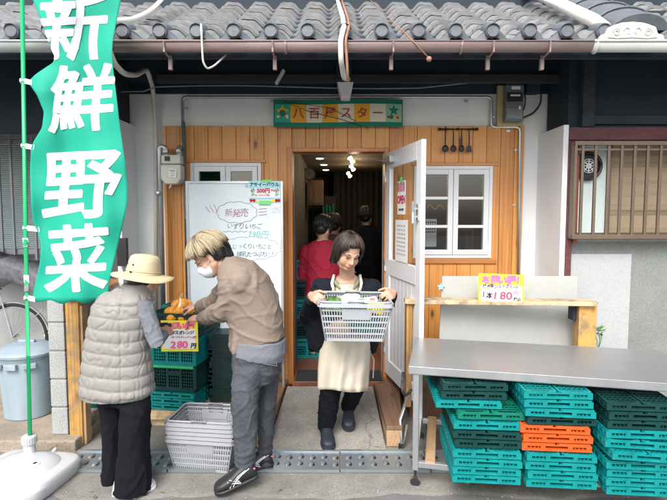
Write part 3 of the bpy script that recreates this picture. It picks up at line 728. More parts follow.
for i, (a, b) in enumerate(zip(xs[:-1], xs[1:])):
    r_ = E('drain_cover', ((a + b) / 2, 3.03, .01), dn_[i], 'drain cover', 'steel drain covers along the kerb', rz=R(-.6)); L_ = b - a - .008
    b_ = drain_mb(L_); q_ = drain_bumps(L_); b_.add(q_.v, q_.f); b_.build('cover_plate', m_drain, r_, smooth=35, world=False)
    hb = MB(); n = int(L_ / .075)
    for k in range(n):
        for j in (0, 1):
            x = -L_ / 2 + .05 + k * (L_ - .08) / (n - 1) + .016; y = .075 + j * .09 + (.012 if k % 2 else 0); hb.ell((x, y + .01, .0125), (.011, .022, .002), n=10)
    hb.build('slots', m_black, r_, world=False)
# ------------------------------------------------------------------ interior things
def label_round(name, mbs, label, cat, loc, group=None):
    r_ = E(name, loc, label, cat, group)
    for nm, mb, mat in mbs: mb.build(nm, mat, r_)
    return r_
c = P(309, 174, 6.5)
m1 = MB(); m1.cyl(c + Vector((0, .04, 0)), c, .085, 24); m2 = MB(); m2.cyl(c, c + Vector((0, -.004, 0)), .068, 24); m3 = MB(); m3.bar(c + Vector((0, -.006, 0)), c + Vector((0, -.006, .05)), .006, .004); m3.bar(c + Vector((0, -.006, 0)), c + Vector((-.035, -.006, .01)), .008, .004)
label_round('wall_clock', [('case', m1, m_black), ('dial', m2, m_room), ('hands', m3, m_black)], 'round dark wall clock hanging inside the doorway', 'clock', c)
m1 = MB(); m1.b2(fx(308, 6.6), fx(323, 6.6), 6.6, 7.0, fz(205, 6.6), fz(180, 6.6)); m2 = MB(); m2.b2(fx(309, 6.6), fx(322, 6.6), 6.585, 6.598, fz(203, 6.6), fz(182, 6.6))
label_round('wall_cabinet', [('carcass', m1, m_deck), ('cabinet_door', m2, m_deck)], 'dark brown wall cabinet below the clock inside the shop', 'cabinet', (fx(315, 6.6), 6.6, fz(205, 6.6)))
m1 = MB(); m1.b2(fx(322, 7.6), fx(336, 7.6), 7.6, 8.1, .18, 1.95); m2 = MB()
for z in (.6, 1.0, 1.35, 1.65): m2.b2(fx(323, 7.6), fx(335, 7.6), 7.57, 7.598, z, z + .05)
m3 = MB()
for i, z in enumerate((.65, 1.05, 1.4, 1.7)):
    for k in range(4): m3.b2(-.17 + k * .05, -.135 + k * .05, 7.54, 7.57, z, z + .1 + .03 * (k % 2))
label_round('shelf_unit', [('carcass', m1, m_dark), ('shelf', m2, m_deck), ('goods', m3, m_bgreen)], 'tall shelf unit with green goods beside the brown curtain', 'shelf', (-.1, 7.8, .18))
for k, (px, py) in enumerate(((316, 154), (320, 160), (324, 166), (326, 171))):
    Y = .69 * FPX / (215 - py); Y = min(Y, 8.5); q = Vector((fx(px, Y), Y, 2.358)); mb = MB(); mb.cyl(q, q - Vector((0, 0, .004)), .045, 16)
    setp(mb.build('downlight', m_lampw), ['nearest', 'second nearest', 'third', 'farthest'][k] + ' small round downlight in the shop ceiling by the left wall', 'ceiling light', 'round downlights in the shop ceiling')
for k, (px, py) in enumerate(((350, 158), (351, 166), (348, 173))):
    Y = 5.6 + k * .7; q = P(px, py, Y); r_ = E('spotlight', q, ['top', 'middle', 'lowest'][k] + ' glowing yellow spotlight on the shop ceiling track', 'spotlight', 'lit spotlights on the ceiling track')
    a = MB(); a.cyl(q, q + Vector((.03, -.04, -.05)), .028, 14); a.build('bulb', m_lamp, r_); a = MB(); a.tube([q + Vector((-.005, .01, .01)), (q.x - .005, q.y + .01, 2.36)], .008); a.build('stem', m_black, r_)
    ld = bpy.data.lights.new('spot_bulb', 'POINT'); ld.energy = 1.6; ld.color = (1, .75, .45); ld.shadow_soft_size = .04; lo = bpy.data.objects.new('spot_bulb', ld); C.objects.link(lo); lo.parent = r_; lo.location = (.05, -.06, -.1)
mb = MB(); mb.b2(DX0 + .03, DX1 - .02, 4.275, 4.56, .182, .192)
for i in range(9): mb.b2(DX0 + .04, DX1 - .03, 4.29 + i * .03, 4.30 + i * .03, .192, .197)
top('door_mat', mb, m_rubber, 'black ribbed rubber doormat on the shop threshold', 'mat')
# things seen through the right window
mb = MB(); mb.b2(WR[0], WR[1], 5.0, 5.25, 1.02, 1.06); mb.b2(WR[0], WR[1], 5.0, 5.25, 1.5, 1.53); mb.b2(WR[1] - .02, WR[1], 5.0, 5.25, .2, 1.5); mb.b2(WR[0], WR[0] + .02, 5, 5.25, .2, 1.5); top('shelf_unit', mb, m_deck, 'dark shelf unit standing inside behind the white casement window', 'shelf')
mb = MB(); a = P(437, 205, 4.75)
for i in range(14): mb.ell(a + Vector((-.09 + i * .012, 0, -.02 + .02 * math.sin(i * .8))), .012, n=8)
top('garland', mb, M('gold_tinsel', (.6, .4, .05), .35, metal=.5), 'gold garland hanging behind the upper left window pane', 'garland')
mb = MB(); q0 = P(421, 219, 4.62); q1 = P(436, 236, 4.62)
mb.b2(q0.x, q1.x, 4.6, 4.61, q1.z - .1, q0.z); 
g = top('plastic_basket', mb, m_wpaint, 'white perforated plastic panel behind the left window panes', 'basket')
mb = MB()
for i in range(6):
    for j in range(4): mb.b2(q0.x + .02 + i * .02, q0.x + .032 + i * .02, 4.596, 4.599, q0.z - .04 - j * .03, q0.z - .022 - j * .03)
mb.build('perforations', m_black, g)
# ================================================================== THINGS
# ------------------------------------------------------------------ pipes, meters, cables
def thing1(name, mb, mat, label, cat, group=None, **k): return setp(mb.build(name, mat, **k), label, cat, group)
def bend(pts, r=.04, n=5):     # round the corners of a poly-line
    pts = [Vector(p) for p in pts]; out = [pts[0]]
    for a, b, c in zip(pts[:-2], pts[1:-1], pts[2:]):
        r1 = min(r, (b - a).length * .45, (c - b).length * .45); p = b + (a - b).normalized() * r1; q = b + (c - b).normalized() * r1
        for i in range(n + 1):
            t = i / n; out.append(p * (1 - t) ** 2 + b * 2 * t * (1 - t) + q * t * t)
    return out + [pts[-1]]
yw = 4.455
zc = fz(97, yw)
r_ = E('conduit_pipe', (fx(184, yw), yw, zc), 'thin galvanised pipe running along the wall top above the banner', 'pipe')
MB().tube(bend([P(183.5, 182, 4.40), P(182.5, 97, yw), P(491.5, 97, yw), P(491, 127, yw), P(520, 127, 4.42), P(518, 300, 4.42)]), .0135, 10).build('tube', m_galv, r_, smooth=True)
mb = MB()
for px, py in ((186, 108), (272, 101), (398, 101), (466, 101), (494, 117), (508, 131), (516, 150), (514, 205)):
    q = P(px, py, yw); mb.box(q, (.03, .02, .018))
mb.each('pipe_clip', m_galv, r_)
thing1('downpipe', MB().tube(bend([P(172, -12, 4.1), P(150, 12, 3.62), P(132, 20, 3.5), P(108, 21, 3.4), P(106, 40, 3.16), P(113, 62, 3.19), P(124, 74, 3.4), P(136, 75, 3.7), P(147, 69, 4.1), P(153, 88, 4.4), P(156, 130, 4.44), P(156, 330, 4.44)], .1, 6), .019, 12), m_pvc, 'cream plastic pipe snaking off the roof edge and down the wall beside the green flag', 'pipe', smooth=True)
# gas meter
mp = P(173, 168, 4.34); g = E('gas_meter', mp, 'cream gas meter with two bent metal pipes left of the whiteboard', 'gas meter')
mb = MB(); mb.prism([(mp.x - .085, mp.z + .03), (mp.x - .085, mp.z + .11), (mp.x + .085, mp.z + .11), (mp.x + .085, mp.z + .03)], 4.28, 4.38); mb.prism([(mp.x - .088, mp.z + .025), (mp.x + .088, mp.z + .025), (mp.x + .088, mp.z - .10), (mp.x + .055, mp.z - .145), (mp.x - .05, mp.z - .145), (mp.x - .088, mp.z - .10)], 4.27, 4.39)
mb.build('body', m_meter, g, bevel=.012, smooth=30)
MB().b2(mp.x - .05, mp.x - .005, 4.274, 4.279, mp.z + .055, mp.z + .095).build('counter_window', m_black, g)
mb = MB(); mb.box((mp.x + .02, 4.262, mp.z - .05), (.07, .003, .075), m=Matrix.Rotation(R(8), 3, 'Y')); mb.build('paper_tag', m_paper, g)
text_mb([('検針票', 0, .02, .015, 0), ('ガス', 0, 0, .013, 0), ('0427', 0, -.02, .013, 0)], planar((mp.x + .02, 4.259, mp.z - .05))).build('tag_writing', m_ink, g)
zt_ = mp.z + .11
MB().tube(bend([(mp.x - .06, 4.33, zt_ - .02), (mp.x - .06, 4.33, zt_ + .075), (mp.x - .115, 4.34, zt_ + .075), (mp.x - .115, 4.34, mp.z - 1.3)], .045), .022, 12).build('inlet_pipe', m_galv, g, smooth=True)
MB().tube(bend([(mp.x + .055, 4.33, zt_ - .02), (mp.x + .055, 4.33, zt_ + .07), (mp.x + .055, 4.42, zt_ + .07)], .04), .022, 12).tube([(mp.x + .085, 4.40, zt_ + .3), (mp.x + .085, 4.40, mp.z - 1.3)], .014, 10).build('outlet_pipe', m_galv, g, smooth=True)
mb = MB()
for dx in (-.06, .055): mb.cyl((mp.x + dx, 4.33, zt_ - .005), (mp.x + dx, 4.33, zt_ + .022), .03, 8)
mb.ell((mp.x - .13, 4.33, mp.z - .22), (.03, .03, .03)); mb.bar((mp.x + .0, 4.3, mp.z - .13), (mp.x - .02, 4.29, mp.z - .18), .016, .012)
mb.each('union_nut', m_galv, g, bevel=.003)
# electric meter
ex0, ex1, ez0, ez1 = fx(495, 4.4), fx(520, 4.4), fz(126, 4.4), fz(85, 4.4)
g = E('electric_meter', ((ex0 + ex1) / 2, 4.4, ez0), 'grey electric meter with a clear cover on an ochre board above the right window', 'electric meter')
MB().b2(ex0, ex1, 4.41, 4.45, ez0, ez1).build('back_board', M('ochre_board', (.42, .34, .17), .6, .1), g, bevel=.004)
MB().b2(ex0 + .045, ex1 - .022, 4.33, 4.41, ez0 + .03, ez1 - .01).build('case', M('meter_grey', (.13, .15, .17), .35, .1), g, bevel=.01)
MB().b2(ex0 + .05, ex1 - .04, 4.322, 4.329, ez1 - .16, ez1 - .08).build('display', m_black, g, bevel=.002)
mb = MB(); mb.b2(ex0 + .08, ex1 - .06, 4.318, 4.3215, ez1 - .115, ez1 - .10); mb.b2(ex0 + .09, ex1 - .06, 4.322, 4.3295, ez1 - .055, ez1 - .03); mb.ell((ex1 - .06, 4.325, ez1 - .21), (.012, .01, .018)); mb.build('white_marks', m_paper, g)
MB().b2(ex0 + .05, ex1 - .035, 4.322, 4.329, ez0 + .05, ez0 + .14).build('lower_window', M('meter_pane', (.2, .22, .23), .2, .1), g, bevel=.002)
q = P(534, 85, 4.32); jb = MB().box(q + Vector((0, .04, 0)), (.12, .09, .13)); thing1('junction_box', jb, m_darkw, 'dark square junction box beside the electric meter', 'junction box', bevel=.006)
thing1('cable', MB().tube(bend([P(541, 93, 4.36), P(541, 103, 4.4), P(534, 113, 4.42), P(520, 119, 4.42)], .06), .0085, 8), m_black, 'black cable looping from the junction box to the electric meter', 'cable', smooth=True)
thing1('cable', MB().tube(bend([P(522, 88, 4.36), P(526, 98, 4.4), P(524, 110, 4.42), P(518, 114, 4.42)], .06), .006, 8), m_black, 'short black cable between the electric meter and its looped neighbour', 'cable', smooth=True)
thing1('eave_cable', MB().tube([P(x, 87 + 1.5 * math.sin(x * .021) + (4 if x < 150 else 0) - (6 * max(0, (x - 420) / 80) if x < 500 else 6 - (x - 500) * .05), 4.28) for x in range(60, 680, 12)], .006, 6), M('grey_cable', (.2, .23, .26), .6), 'thin grey cable sagging along the dark beam under the eave', 'cable', smooth=True)
b = E('cable_bracket', P(343, 88, 4.3), 'white metal bracket block on the wall top above the banner', 'bracket')
MB().prism([(fx(337, 4.25), fz(82, 4.25)), (fx(353, 4.25), fz(82, 4.25)), (fx(350, 4.25), fz(97, 4.25)), (fx(341, 4.25), fz(97, 4.25))], 4.24, 4.42).build('block', m_white, b, bevel=.004)
MB().b2(fx(336, 4.2), fx(351, 4.2), 4.19, 4.30, fz(80, 4.2), fz(60, 4.2)).build('dark_mount', m_darkw, b, bevel=.003)
thing1('downpipe', MB().tube(bend([roofp(.02, 1.7, .08), roofp(.065, .3, .09), roofp(.068, -.05, .09), P(340.5, 40, 3.16), P(341, 60, 3.16), P(344, 78, 3.3), P(348, 79, 3.45)], .04), .017, 12), m_pvc, 'pale plastic pipe crossing the roof tiles and dropping over the gutter at the centre', 'pipe', smooth=True)
thing1('rusty_cable', MB().tube(bend([roofp(.06, 1.7, .08), roofp(.10, .3, .09), roofp(.10, -.05, .09), P(345.5, 40, 3.165), P(347, 62, 3.17), P(348, 82, 3.2)], .04), .009, 8), m_rust, 'rust brown cable beside the pale pipe hanging over the gutter', 'cable', smooth=True)
thing1('roof_pipe', MB().tube([roofp(RX - .34, 2.2, .13), roofp(RX - .31, .6, .13), roofp(RX - .27, .12, .10), roofp(RX - .22, .03, .06)], .043, 14), m_pvc, 'thick white pipe lying down the roof slope to the carved ornament', 'pipe', smooth=True)
q = P(388, 13, 3.7); thing1('antenna_wire', MB().tube([roofp(.3, .9, .12), P(407, 35, 3.2), P(428, 57, 3.22)], .0045, 6).ell(P(449, 60, 3.24) if 0 else P(429, 59, 3.22), .018), m_rust, 'thin rusty wire with a small metal end hanging over the gutter right of centre', 'wire', smooth=True)
thing1('gutter_wire', MB().tube(bend([P(201, 24, 3.19), P(202, 45, 3.17), P(203, 62, 3.18), P(207, 69, 3.2), P(214, 66, 3.25), P(226, 55, 3.32)], .05), .0065, 8), m_gutw, 'loose grey hose hooked over the gutter above the whiteboard', 'hose', smooth=True)
thing1('wooden_scrap', MB().bar(P(276, 84, 4.1), P(284, 70, 4.1), .055, .02), m_pvc, 'small pale slat stuck under the dark eave above the banner left end', 'slat', bevel=.004)

# ------------------------------------------------------------------ banner
by_ = 4.40; a = P(273.5, 99.5, by_); b_ = P(402.5, 127, by_); bw = b_.x - a.x; bh = a.z - b_.z; bc = Vector(((a.x + b_.x) / 2, by_, (a.z + b_.z) / 2))
def bfn(x, y): return bc + Vector((x, -.006, y + .004 * math.sin(x * 6)))
bn = E('shop_banner', bc - Vector((0, 0, bh / 2)), 'green edged shop banner of ochre and cream squares with red lettering', 'banner')
def patch(x0, x1, y0, y1, fn, off=0, n=8):
    mb = MB(); V = []; 
    for j in range(3):
        for i in range(n + 1):
            p = fn(x0 + (x1 - x0) * i / n, y0 + (y1 - y0) * j / 2); V.append(p + Vector((0, -off, 0)))
    return mb.add(V, [(j * (n + 1) + i, j * (n + 1) + i + 1, (j + 1) * (n + 1) + i + 1, (j + 1) * (n + 1) + i) for j in range(2) for i in range(n)])
patch(-bw / 2, bw / 2, -bh / 2, bh / 2, bfn, 0, 60).build('cloth', m_bgreen, bn, solid=.002)
cw = (bw - .02) / 8; h2 = bh * .33
for i in range(8):
    x0 = -bw / 2 + .01 + i * cw; mt = [m_bteal, m_gold, m_cream, m_gold, m_cream, m_gold, m_cream, m_bmint][i]
    patch(x0, x0 + cw, -h2, h2, bfn, .004, 16).build('coloured_panel', mt, bn)
off6 = lambda o: (lambda x, y: bfn(x, y) + Vector((0, -o, 0)))
text_mb([(ch, -bw / 2 + .01 + (i + 1.5) * cw, 0, .105, .001, 1.0) for i, ch in enumerate('八百屋スター')], off6(.009)).build('lettering', m_bred, bn)
def star(mb, fn, cx, cy, r, k=.45):
    pts = [(cx + (r if i % 2 == 0 else r * k) * math.sin(i * math.pi / 5), cy + (r if i % 2 == 0 else r * k) * math.cos(i * math.pi / 5)) for i in range(10)]
    mb.add([fn(*p) for p in pts] + [fn(cx, cy)], [(i, (i + 1) % 10, 10) for i in range(10)])
def disc(mb, fn, cx, cy, r, ry=None):
    mb.add([fn(cx + r * math.cos(i * .524), cy + (ry or r) * math.sin(i * .524)) for i in range(12)] + [fn(cx, cy)], [(i, (i + 1) % 12, 12) for i in range(12)])
sx0 = -bw / 2 + .01 + cw / 2; sx1 = bw / 2 - .01 - cw / 2
mb = MB(); star(mb, off6(.006), sx0, .012, .058, .55); mb.build('star_mark', m_gold, bn)
mb = MB(); disc(mb, off6(.008), sx0, .0, .03); mb.build('star_mark', m_bgreen, bn)
mb = MB(); disc(mb, off6(.009), sx0 - .04, -.032, .012); disc(mb, off6(.009), sx0 + .042, -.03, .011, .018); mb.build('fruit_mark', m_cream, bn)
mb = MB(); star(mb, off6(.006), sx1, .022, .05, .42); disc(mb, off6(.007), sx1 - .02, -.035, .017, .02); mb.build('star_mark', m_bgreen, bn)
mb = MB(); disc(mb, off6(.009), sx1 - .045, -.035, .013); disc(mb, off6(.009), sx1 + .035, -.04, .012); mb.build('fruit_mark', m_bred, bn)
mb = MB(); disc(mb, off6(.009), sx1 + .012, -.042, .012, .016); disc(mb, off6(.009), sx1 + .05, -.03, .01); mb.build('fruit_mark', m_gold, bn)
thing1('banner_string', MB().tube([P(283, 101, 4.37), P(308, 111, 4.375), P(340, 119, 4.375), P(362, 126, 4.38)], .0025, 5).tube([P(283, 101, 4.37), P(330, 108, 4.375), P(356, 121, 4.375)], .0025, 5), m_ink, 'thin dark strings slanting across the shop banner', 'string')

# ------------------------------------------------------------------ utensils on the wall
uz = fz(129, 4.42); thing1('utensil_rail', MB().tube([(fx(438, 4.42), 4.42, uz), (fx(475, 4.42), 4.42, uz)], .009, 8).ell((fx(438, 4.42), 4.425, uz), .014).ell((fx(475, 4.42), 4.425, uz), .014).ell((fx(456, 4.42), 4.425, uz), .012), m_black, 'short black rail with knobs on the boards above the right window', 'rail', smooth=True)
for i, (px, kd, lb) in enumerate(((443.5, 0, 'black ladle hanging leftmost on the wall rail'), (451.5, 1, 'black slotted ladle hanging second on the wall rail'), (459.5, 2, 'black pasta scoop hanging third on the wall rail'), (467, 3, 'black spatula with square end hanging rightmost on the wall rail'))):
    x = fx(px, 4.41); r_ = E('utensil', (x, 4.41, uz), lb, ['ladle', 'ladle', 'scoop', 'spatula'][i], 'black kitchen utensils on the wall rail')
    MB().tube([(x, 4.408, uz - .005), (x + .003, 4.405, uz - .08), (x, 4.40, uz - .15)], [.004, .006, .005], 8).build('handle', m_black, r_, smooth=True)
    m_ = MB()
    if kd < 3: m_.ell((x, 4.39, uz - .175), (.03 - .003 * kd, .012, .032 - .002 * (kd % 2)))
    else: m_.prism([(x - .018, uz - .15), (x + .018, uz - .15), (x + .025, uz - .205), (x - .025, uz - .205)], 4.392, 4.40)
    m_.build('head', m_black, r_, smooth=35)

# ------------------------------------------------------------------ papers on the door
def sheetthing(name, org, ux, uy, w_, h_, mat, label, cat, cur=0, th=.0015):
    ux = Vector(ux).normalized(); uy = Vector(uy).normalized(); n_ = ux.cross(uy).normalized()
    if n_.y > 0: n_ = -n_
    fn = lambda x, y, o=0: Vector(org) + ux * x + uy * y + n_ * (o + cur * (x / w_) ** 2 + cur * .6 * math.sin(y * 9))
    mb = MB(); n = 8; V = [fn(-w_ / 2 + w_ * i / n, -h_ / 2 + h_ * j / 4) for j in range(5) for i in range(n + 1)]
    mb.add(V, [(j * 9 + i, j * 9 + i + 1, (j + 1) * 9 + i + 1, (j + 1) * 9 + i) for j in range(4) for i in range(n)])
    o = mb.build(name, mat, solid=th); setp(o, label, cat)
    return o, fn
def rect(fn, x0, x1, y0, y1, o): 
    n = 6; return MB().add([fn(x0 + (x1 - x0) * i / n, y, o) for y in (y0, y1) for i in range(n + 1)], [(i, i + 1, n + 2 + i, n + 1 + i) for i in range(n)])
fd = dface(.44, 1.80, .006)
o, fn = sheetthing('open_sign', fd(0, 0), dd, (0, 0, 1), .19, .27, m_paper, 'white open sign with red lettering taped on the door glass', 'sign')
# awning stripes on top
mb = MB()
for i in range(4): 
    q = rect(fn, -.085 + i * .045, -.06 + i * .045, .05, .125, .004); mb.add(q.v, q.f)
mb.build('awning_mark', m_inkr, o)
text_mb([('OPEN', 0, -.015, .085, .004, .85)], lambda x, y: fn(x, y, .004)).build('lettering', m_inkr, o)
text_mb([('10:00-18:00', 0, -.095, .026, .001)], lambda x, y: fn(x, y, .004)).build('small_lettering', m_ink, o)
rect(fn, -.03, .04, .115, .165, .006).build('green_tape', m_tape, o)
fd = dface(.44, 1.45, .006)
o, fn = sheetthing('paper_notice', fd(0, 0), dd, (0, 0, 1), .30, .34, m_paper, 'plain white printed notice below the open sign on the door', 'notice')
mb = MB()
for i in range(8):
    for j in range(4):
        q = rect(fn, -.10 + j * .055, -.065 + j * .055, .12 - i * .033, .128 - i * .033, .003); mb.add(q.v, q.f)
mb.build('print', M('ink_grey', (.35, .36, .38), .6), o)

# ------------------------------------------------------------------ whiteboard
wy = 4.20; A = P(185.5, 181, wy); B = P(283, 183, wy); D = P(184, 360, wy)
wx0_, wx1_, wz1_, wz0_ = A.x, B.x, A.z, D.z
wb = E('whiteboard', ((wx0_ + wx1_) / 2, wy, .145), 'tall white board with handwritten notes standing left of the doorway', 'whiteboard')
MB().b2(wx0_ + .01, wx1_ - .01, wy, wy + .012, wz0_, wz1_ - .01).build('panel', m_wb, wb)
mb = MB(); 
for x0, x1, z0_, z1_ in ((wx0_, wx0_ + .022, wz0_, wz1_), (wx1_ - .022, wx1_, wz0_, wz1_), (wx0_ + .022, wx1_ - .022, wz1_ - .022, wz1_), (wx0_ + .022, wx1_ - .022, wz0_, wz0_ + .022)): mb.b2(x0, x1, wy - .008, wy + .02, z0_, z1_)
mb.build('frame', M('alu_frame', (.6, .62, .63), .35, .05, metal=.6), wb, bevel=.003)
for x in (wx0_ + .05, wx1_ - .012): MB().tube([(x, wy + .03, wz0_ + .3), (x, wy + .03, .145)], .013, 10).build('leg', m_galv, wb)
wf = planar((wx0_, wy - .0025, wz1_)); ppm = FPX / wy
def wpt(px, py): return ((px - 185.5) / ppm, -(py - 181) / ppm)
def hand(items, mat, fn, parent, nm='handwriting', jit=1.0, seed=1):
    g = random.Random(seed); mb = MB()
    for it in items:
        s_, x, y, size, off = it[:5]; xs = it[5] if len(it) > 5 else 1; adv = size * .88 * xs; W_ = [adv * (.62 if ord(c_) < 128 else 1) for c_ in s_]; x0 = x - sum(W_) / 2; XS_ = [x0 + sum(W_[:i_]) + W_[i_] / 2 for i_ in range(len(W_))]
        for i, ch in enumerate(s_):
            v, f = text_geo(ch, size * g.uniform(.88, 1.1), off, xs)
            a = g.uniform(-.14, .14) * jit; sh = g.uniform(.0, .25) * jit; dx, dy = XS_[i] + g.uniform(-.06, .06) * size * jit, y + g.uniform(-.08, .08) * size * jit
            mb.add([fn(dx + (p.x + p.y * sh) * math.cos(a) - p.y * math.sin(a), dy + (p.x + p.y * sh) * math.sin(a) + p.y * math.cos(a)) for p in v], f)
    return mb.build(nm, mat, parent)
def wtext(s, px, py, hpx, off=-.0006, xs=1): x, y = wpt(px, py); return (s, x, y, hpx / ppm * 1.05, off, xs)
hand([wtext('新発売', 236, 212, 8.5)], m_inkp, wf, wb)
hand([wtext('いずりいちご', 244, 225.5, 6.4), wtext('じっくりいちごと', 251, 246, 5.4), wtext('練乳たっぷり!!', 254, 254, 5.6)], m_ink, wf, wb)
hand([wtext('790円', 257, 233.5, 7.5)], m_teal, wf, wb)
hand([wtext('いちご', 275, 208, 3.2), wtext('フェア', 275, 212, 3.2)], m_inkp, wf, wb)
mb = MB()
def cloud(cx, cy, rx, ry, nb_=11, wd=.003):
    pts = []
    for i in range(nb_ * 8 + 1):
        a = 2 * math.pi * i / (nb_ * 8); k = 1 + .09 * abs(math.sin(a * nb_ / 2)); x, y = wpt(cx + rx * k * math.cos(a), cy + ry * k * math.sin(a)); pts.append((x, y))
    squig(mb, wf, pts, wd)
cloud(236, 212, 19, 10)
for k in range(3):
    squig(mb, wf, [wpt(205 + k * 4, 206 + k * -1), wpt(209 + k * 4, 212)], .004); squig(mb, wf, [wpt(258, 209 + k * 3), wpt(266, 208 + k * 3)], .004)
squig(mb, wf, [wpt(222 + i * 3, 230.5 + (i % 2) * 1.2) for i in range(9)], .003)
mb.build('pen_drawing', m_inkp, wb)
mb = MB(); cloud(248, 248, 30, 11, 15, .0022); mb.build('pen_drawing', M('ink_faint', (.25, .38, .42), .6, 0), wb)
MB().cyl(Vector(wf(*wpt(246, 185.5))) + Vector((0, -.008, 0)), wf(*wpt(246, 185.5)), .011, 14).build('magnet', m_star, wb)
# poster
px_, pz_ = wpt(264, 191.5)
o, fn = sheetthing('poster', wf(px_, pz_) - Vector((0, .004, 0)), (1, 0, 0), (0, 0, 1), .262, .18, m_paper, 'small colourful acai bowl poster taped on the whiteboard corner', 'poster')
rect(fn, -.131, .131, .03, .09, .002).build('sky_band', M('poster_sky', (.35, .66, .72), .6), o); rect(fn, -.131, .131, -.066, -.05, .002).build('sea_band', m_star, o)
text_mb([('アサイーボウル', 0, .06, .038, .0012, .95)], lambda x, y: fn(x, y, .004)).build('title', m_ink, o)
text_mb([('500円', -.01, .008, .045, .002), ('税込', .075, .012, .02, .0005)], lambda x, y: fn(x, y, .004)).build('price', m_inkr, o)
text_mb([('ヨーグルト風味', -.02, -.03, .018, .0003)], lambda x, y: fn(x, y, .004)).build('small_print', m_inkr, o)
mb = MB()
for sx in (-.1, .105):
    for k in range(6):
        a = k * math.pi / 3; q = rect(fn, 0, 0, 0, 0, 0); 
        c0_ = (sx, .01); e = (sx + .028 * math.cos(a), .01 + .022 * math.sin(a)); m = (sx + .016 * math.cos(a + .5), .01 + .016 * math.sin(a + .5)); mb.add([fn(*c0_, .003), fn(*e, .003), fn(*m, .003)], [(0, 1, 2)])
    for k in range(5):
        a = k * 1.25; c0_ = (sx, -.025); e = (sx + .022 * math.cos(a), -.025 + .018 * math.sin(a)); m = (sx + .012 * math.cos(a + .5), -.025 + .012 * math.sin(a + .5)); mb.add([fn(*c0_, .003), fn(*e, .003), fn(*m, .003)], [(0, 1, 2)])
mb.build('palm_mark', m_bgreen, o)
mb = MB()
for sx in (-.115, -.09, .1, .12): disc(mb, lambda x, y: fn(x, y, .003), sx, -.075, .013)
mb.build('flower_mark', m_red, o)
mb = MB()
for sx in (-.07, .08, .06): disc(mb, lambda x, y: fn(x, y, .003), sx, -.076, .012)
mb.build('flower_mark', m_yel, o)
rect(fn, -.05, .05, -.11, -.075, .005).build('green_tape', m_tape, o); rect(fn, -.02, .06, .078, .1, .005).build('green_tape', m_tape, o)

# ------------------------------------------------------------------ crates
CL, CW_ = .53, .37     # length (depth direction, local y), width (local x)
def lattice(mb, p0, ux, uy, w_, h_, nx, ny, t, depth, nrm):
    ux = Vector(ux); uy = Vector(uy); nrm = Vector(nrm); m = Matrix((ux, uy, nrm)).transposed()
    for i in range(nx + 1): mb.box(Vector(p0) + ux * (w_ * i / nx) + uy * h_ / 2, (t, h_, depth), m=m)
    for j in range(ny + 1): mb.box(Vector(p0) + uy * (h_ * j / ny) + ux * w_ / 2, (w_, t, depth * .96), m=m)
def folded_tray():
    b = MB(); x, y = CW_ / 2, CL / 2; h = .034
    b.b2(-x + .004, x - .004, -y + .004, y - .004, .006, .012)
    # side walls with slots
    for sy in (-1, 1):
        yy = sy * (y - .006)
        b.b2(-x, x, yy - .006, yy + .006, .0, .011)
        for a, c in ((-x, -x + .028), (x - .028, x), (-.085, -.06), (.06, .085)): b.b2(a, c, yy - .006, yy + .006, .011, h)
        b.b2(-x + .028, -.085, yy - .003, yy + .003, .025, h - .003); b.b2(.085, x - .028, yy - .003, yy + .003, .025, h - .003)
        for q in range(4): b.b2(-x + .045 + q * .02, -x + .050 + q * .02, yy - .005, yy + .005, .011, .022); b.b2(x - .050 - q * .02, x - .045 - q * .02, yy - .005, yy + .005, .011, .022)
        b.b2(-.06, .06, yy - .005, yy + .005, h - .006, h - .001)
    for sx in (-1, 1):
        xx = sx * (x - .005); b.b2(xx - .005, xx + .005, -y + .012, y - .012, .0, .011); b.b2(xx - .003, xx + .003, -y + .012, y - .012, .022, h - .006)
        for k in range(9): yk = -y + .04 + k * (CL - .08) / 8; b.b2(xx - .006, xx + .006, yk - .007, yk + .007, .011, h - .003)
    for sx in (-1, 1):
        for sy in (-1, 1): b.b2(sx * .10 - .03, sx * .10 + .03, sy * (y - .03) - .02, sy * (y - .03) + .02, -.005, .0)
    return b
def folded_panel(sx):
    b = MB(); y = CL / 2 - .012; a, c = (.012, CW_ / 2 - .010); z = .036
    x0, x1 = (a, c) if sx > 0 else (-c, -a)
    lattice(b, (x0, -y, z), (1, 0, 0), (0, 1, 0), x1 - x0, 2 * y, 6, 15, .0042, .006, (0, 0, 1))
    for xx in (x0, x1): b.b2(xx - .006, xx + .006, -y, y, z - .007, z + .005)
    for yy in (-y, y, -y * .33, y * .33): b.b2(x0, x1, yy - .008, yy + .008, z - .006, z + .0055)
    b.b2(x0 + .03, x1 - .03, -y - .003, -y + .01, z - .006, z + .0055)
    return b
def make_folded(mat, nm='folded_crate'):
    r_ = E(nm, (0, 0, 0)); folded_tray().build('tray', mat, r_, world=False)
    for s_ in (-1, 1): folded_panel(s_).build('side_panel', mat, r_, world=False)
    return r_
protoF = {}
PITCHZ = .0475
def folded(color, loc, rz, label, group, tilt=(0, 0)):
    mat = {'cyan': m_cyan, 'dark': m_dkg, 'orange': m_org, 'green': m_grn}[color]
    if color not in protoF: o = make_folded(mat); protoF[color] = o
    else: o = clone(protoF[color])
    o.location = loc; o.rotation_euler = (tilt[0], tilt[1], rz); setp(o, label, 'crate', group); return o
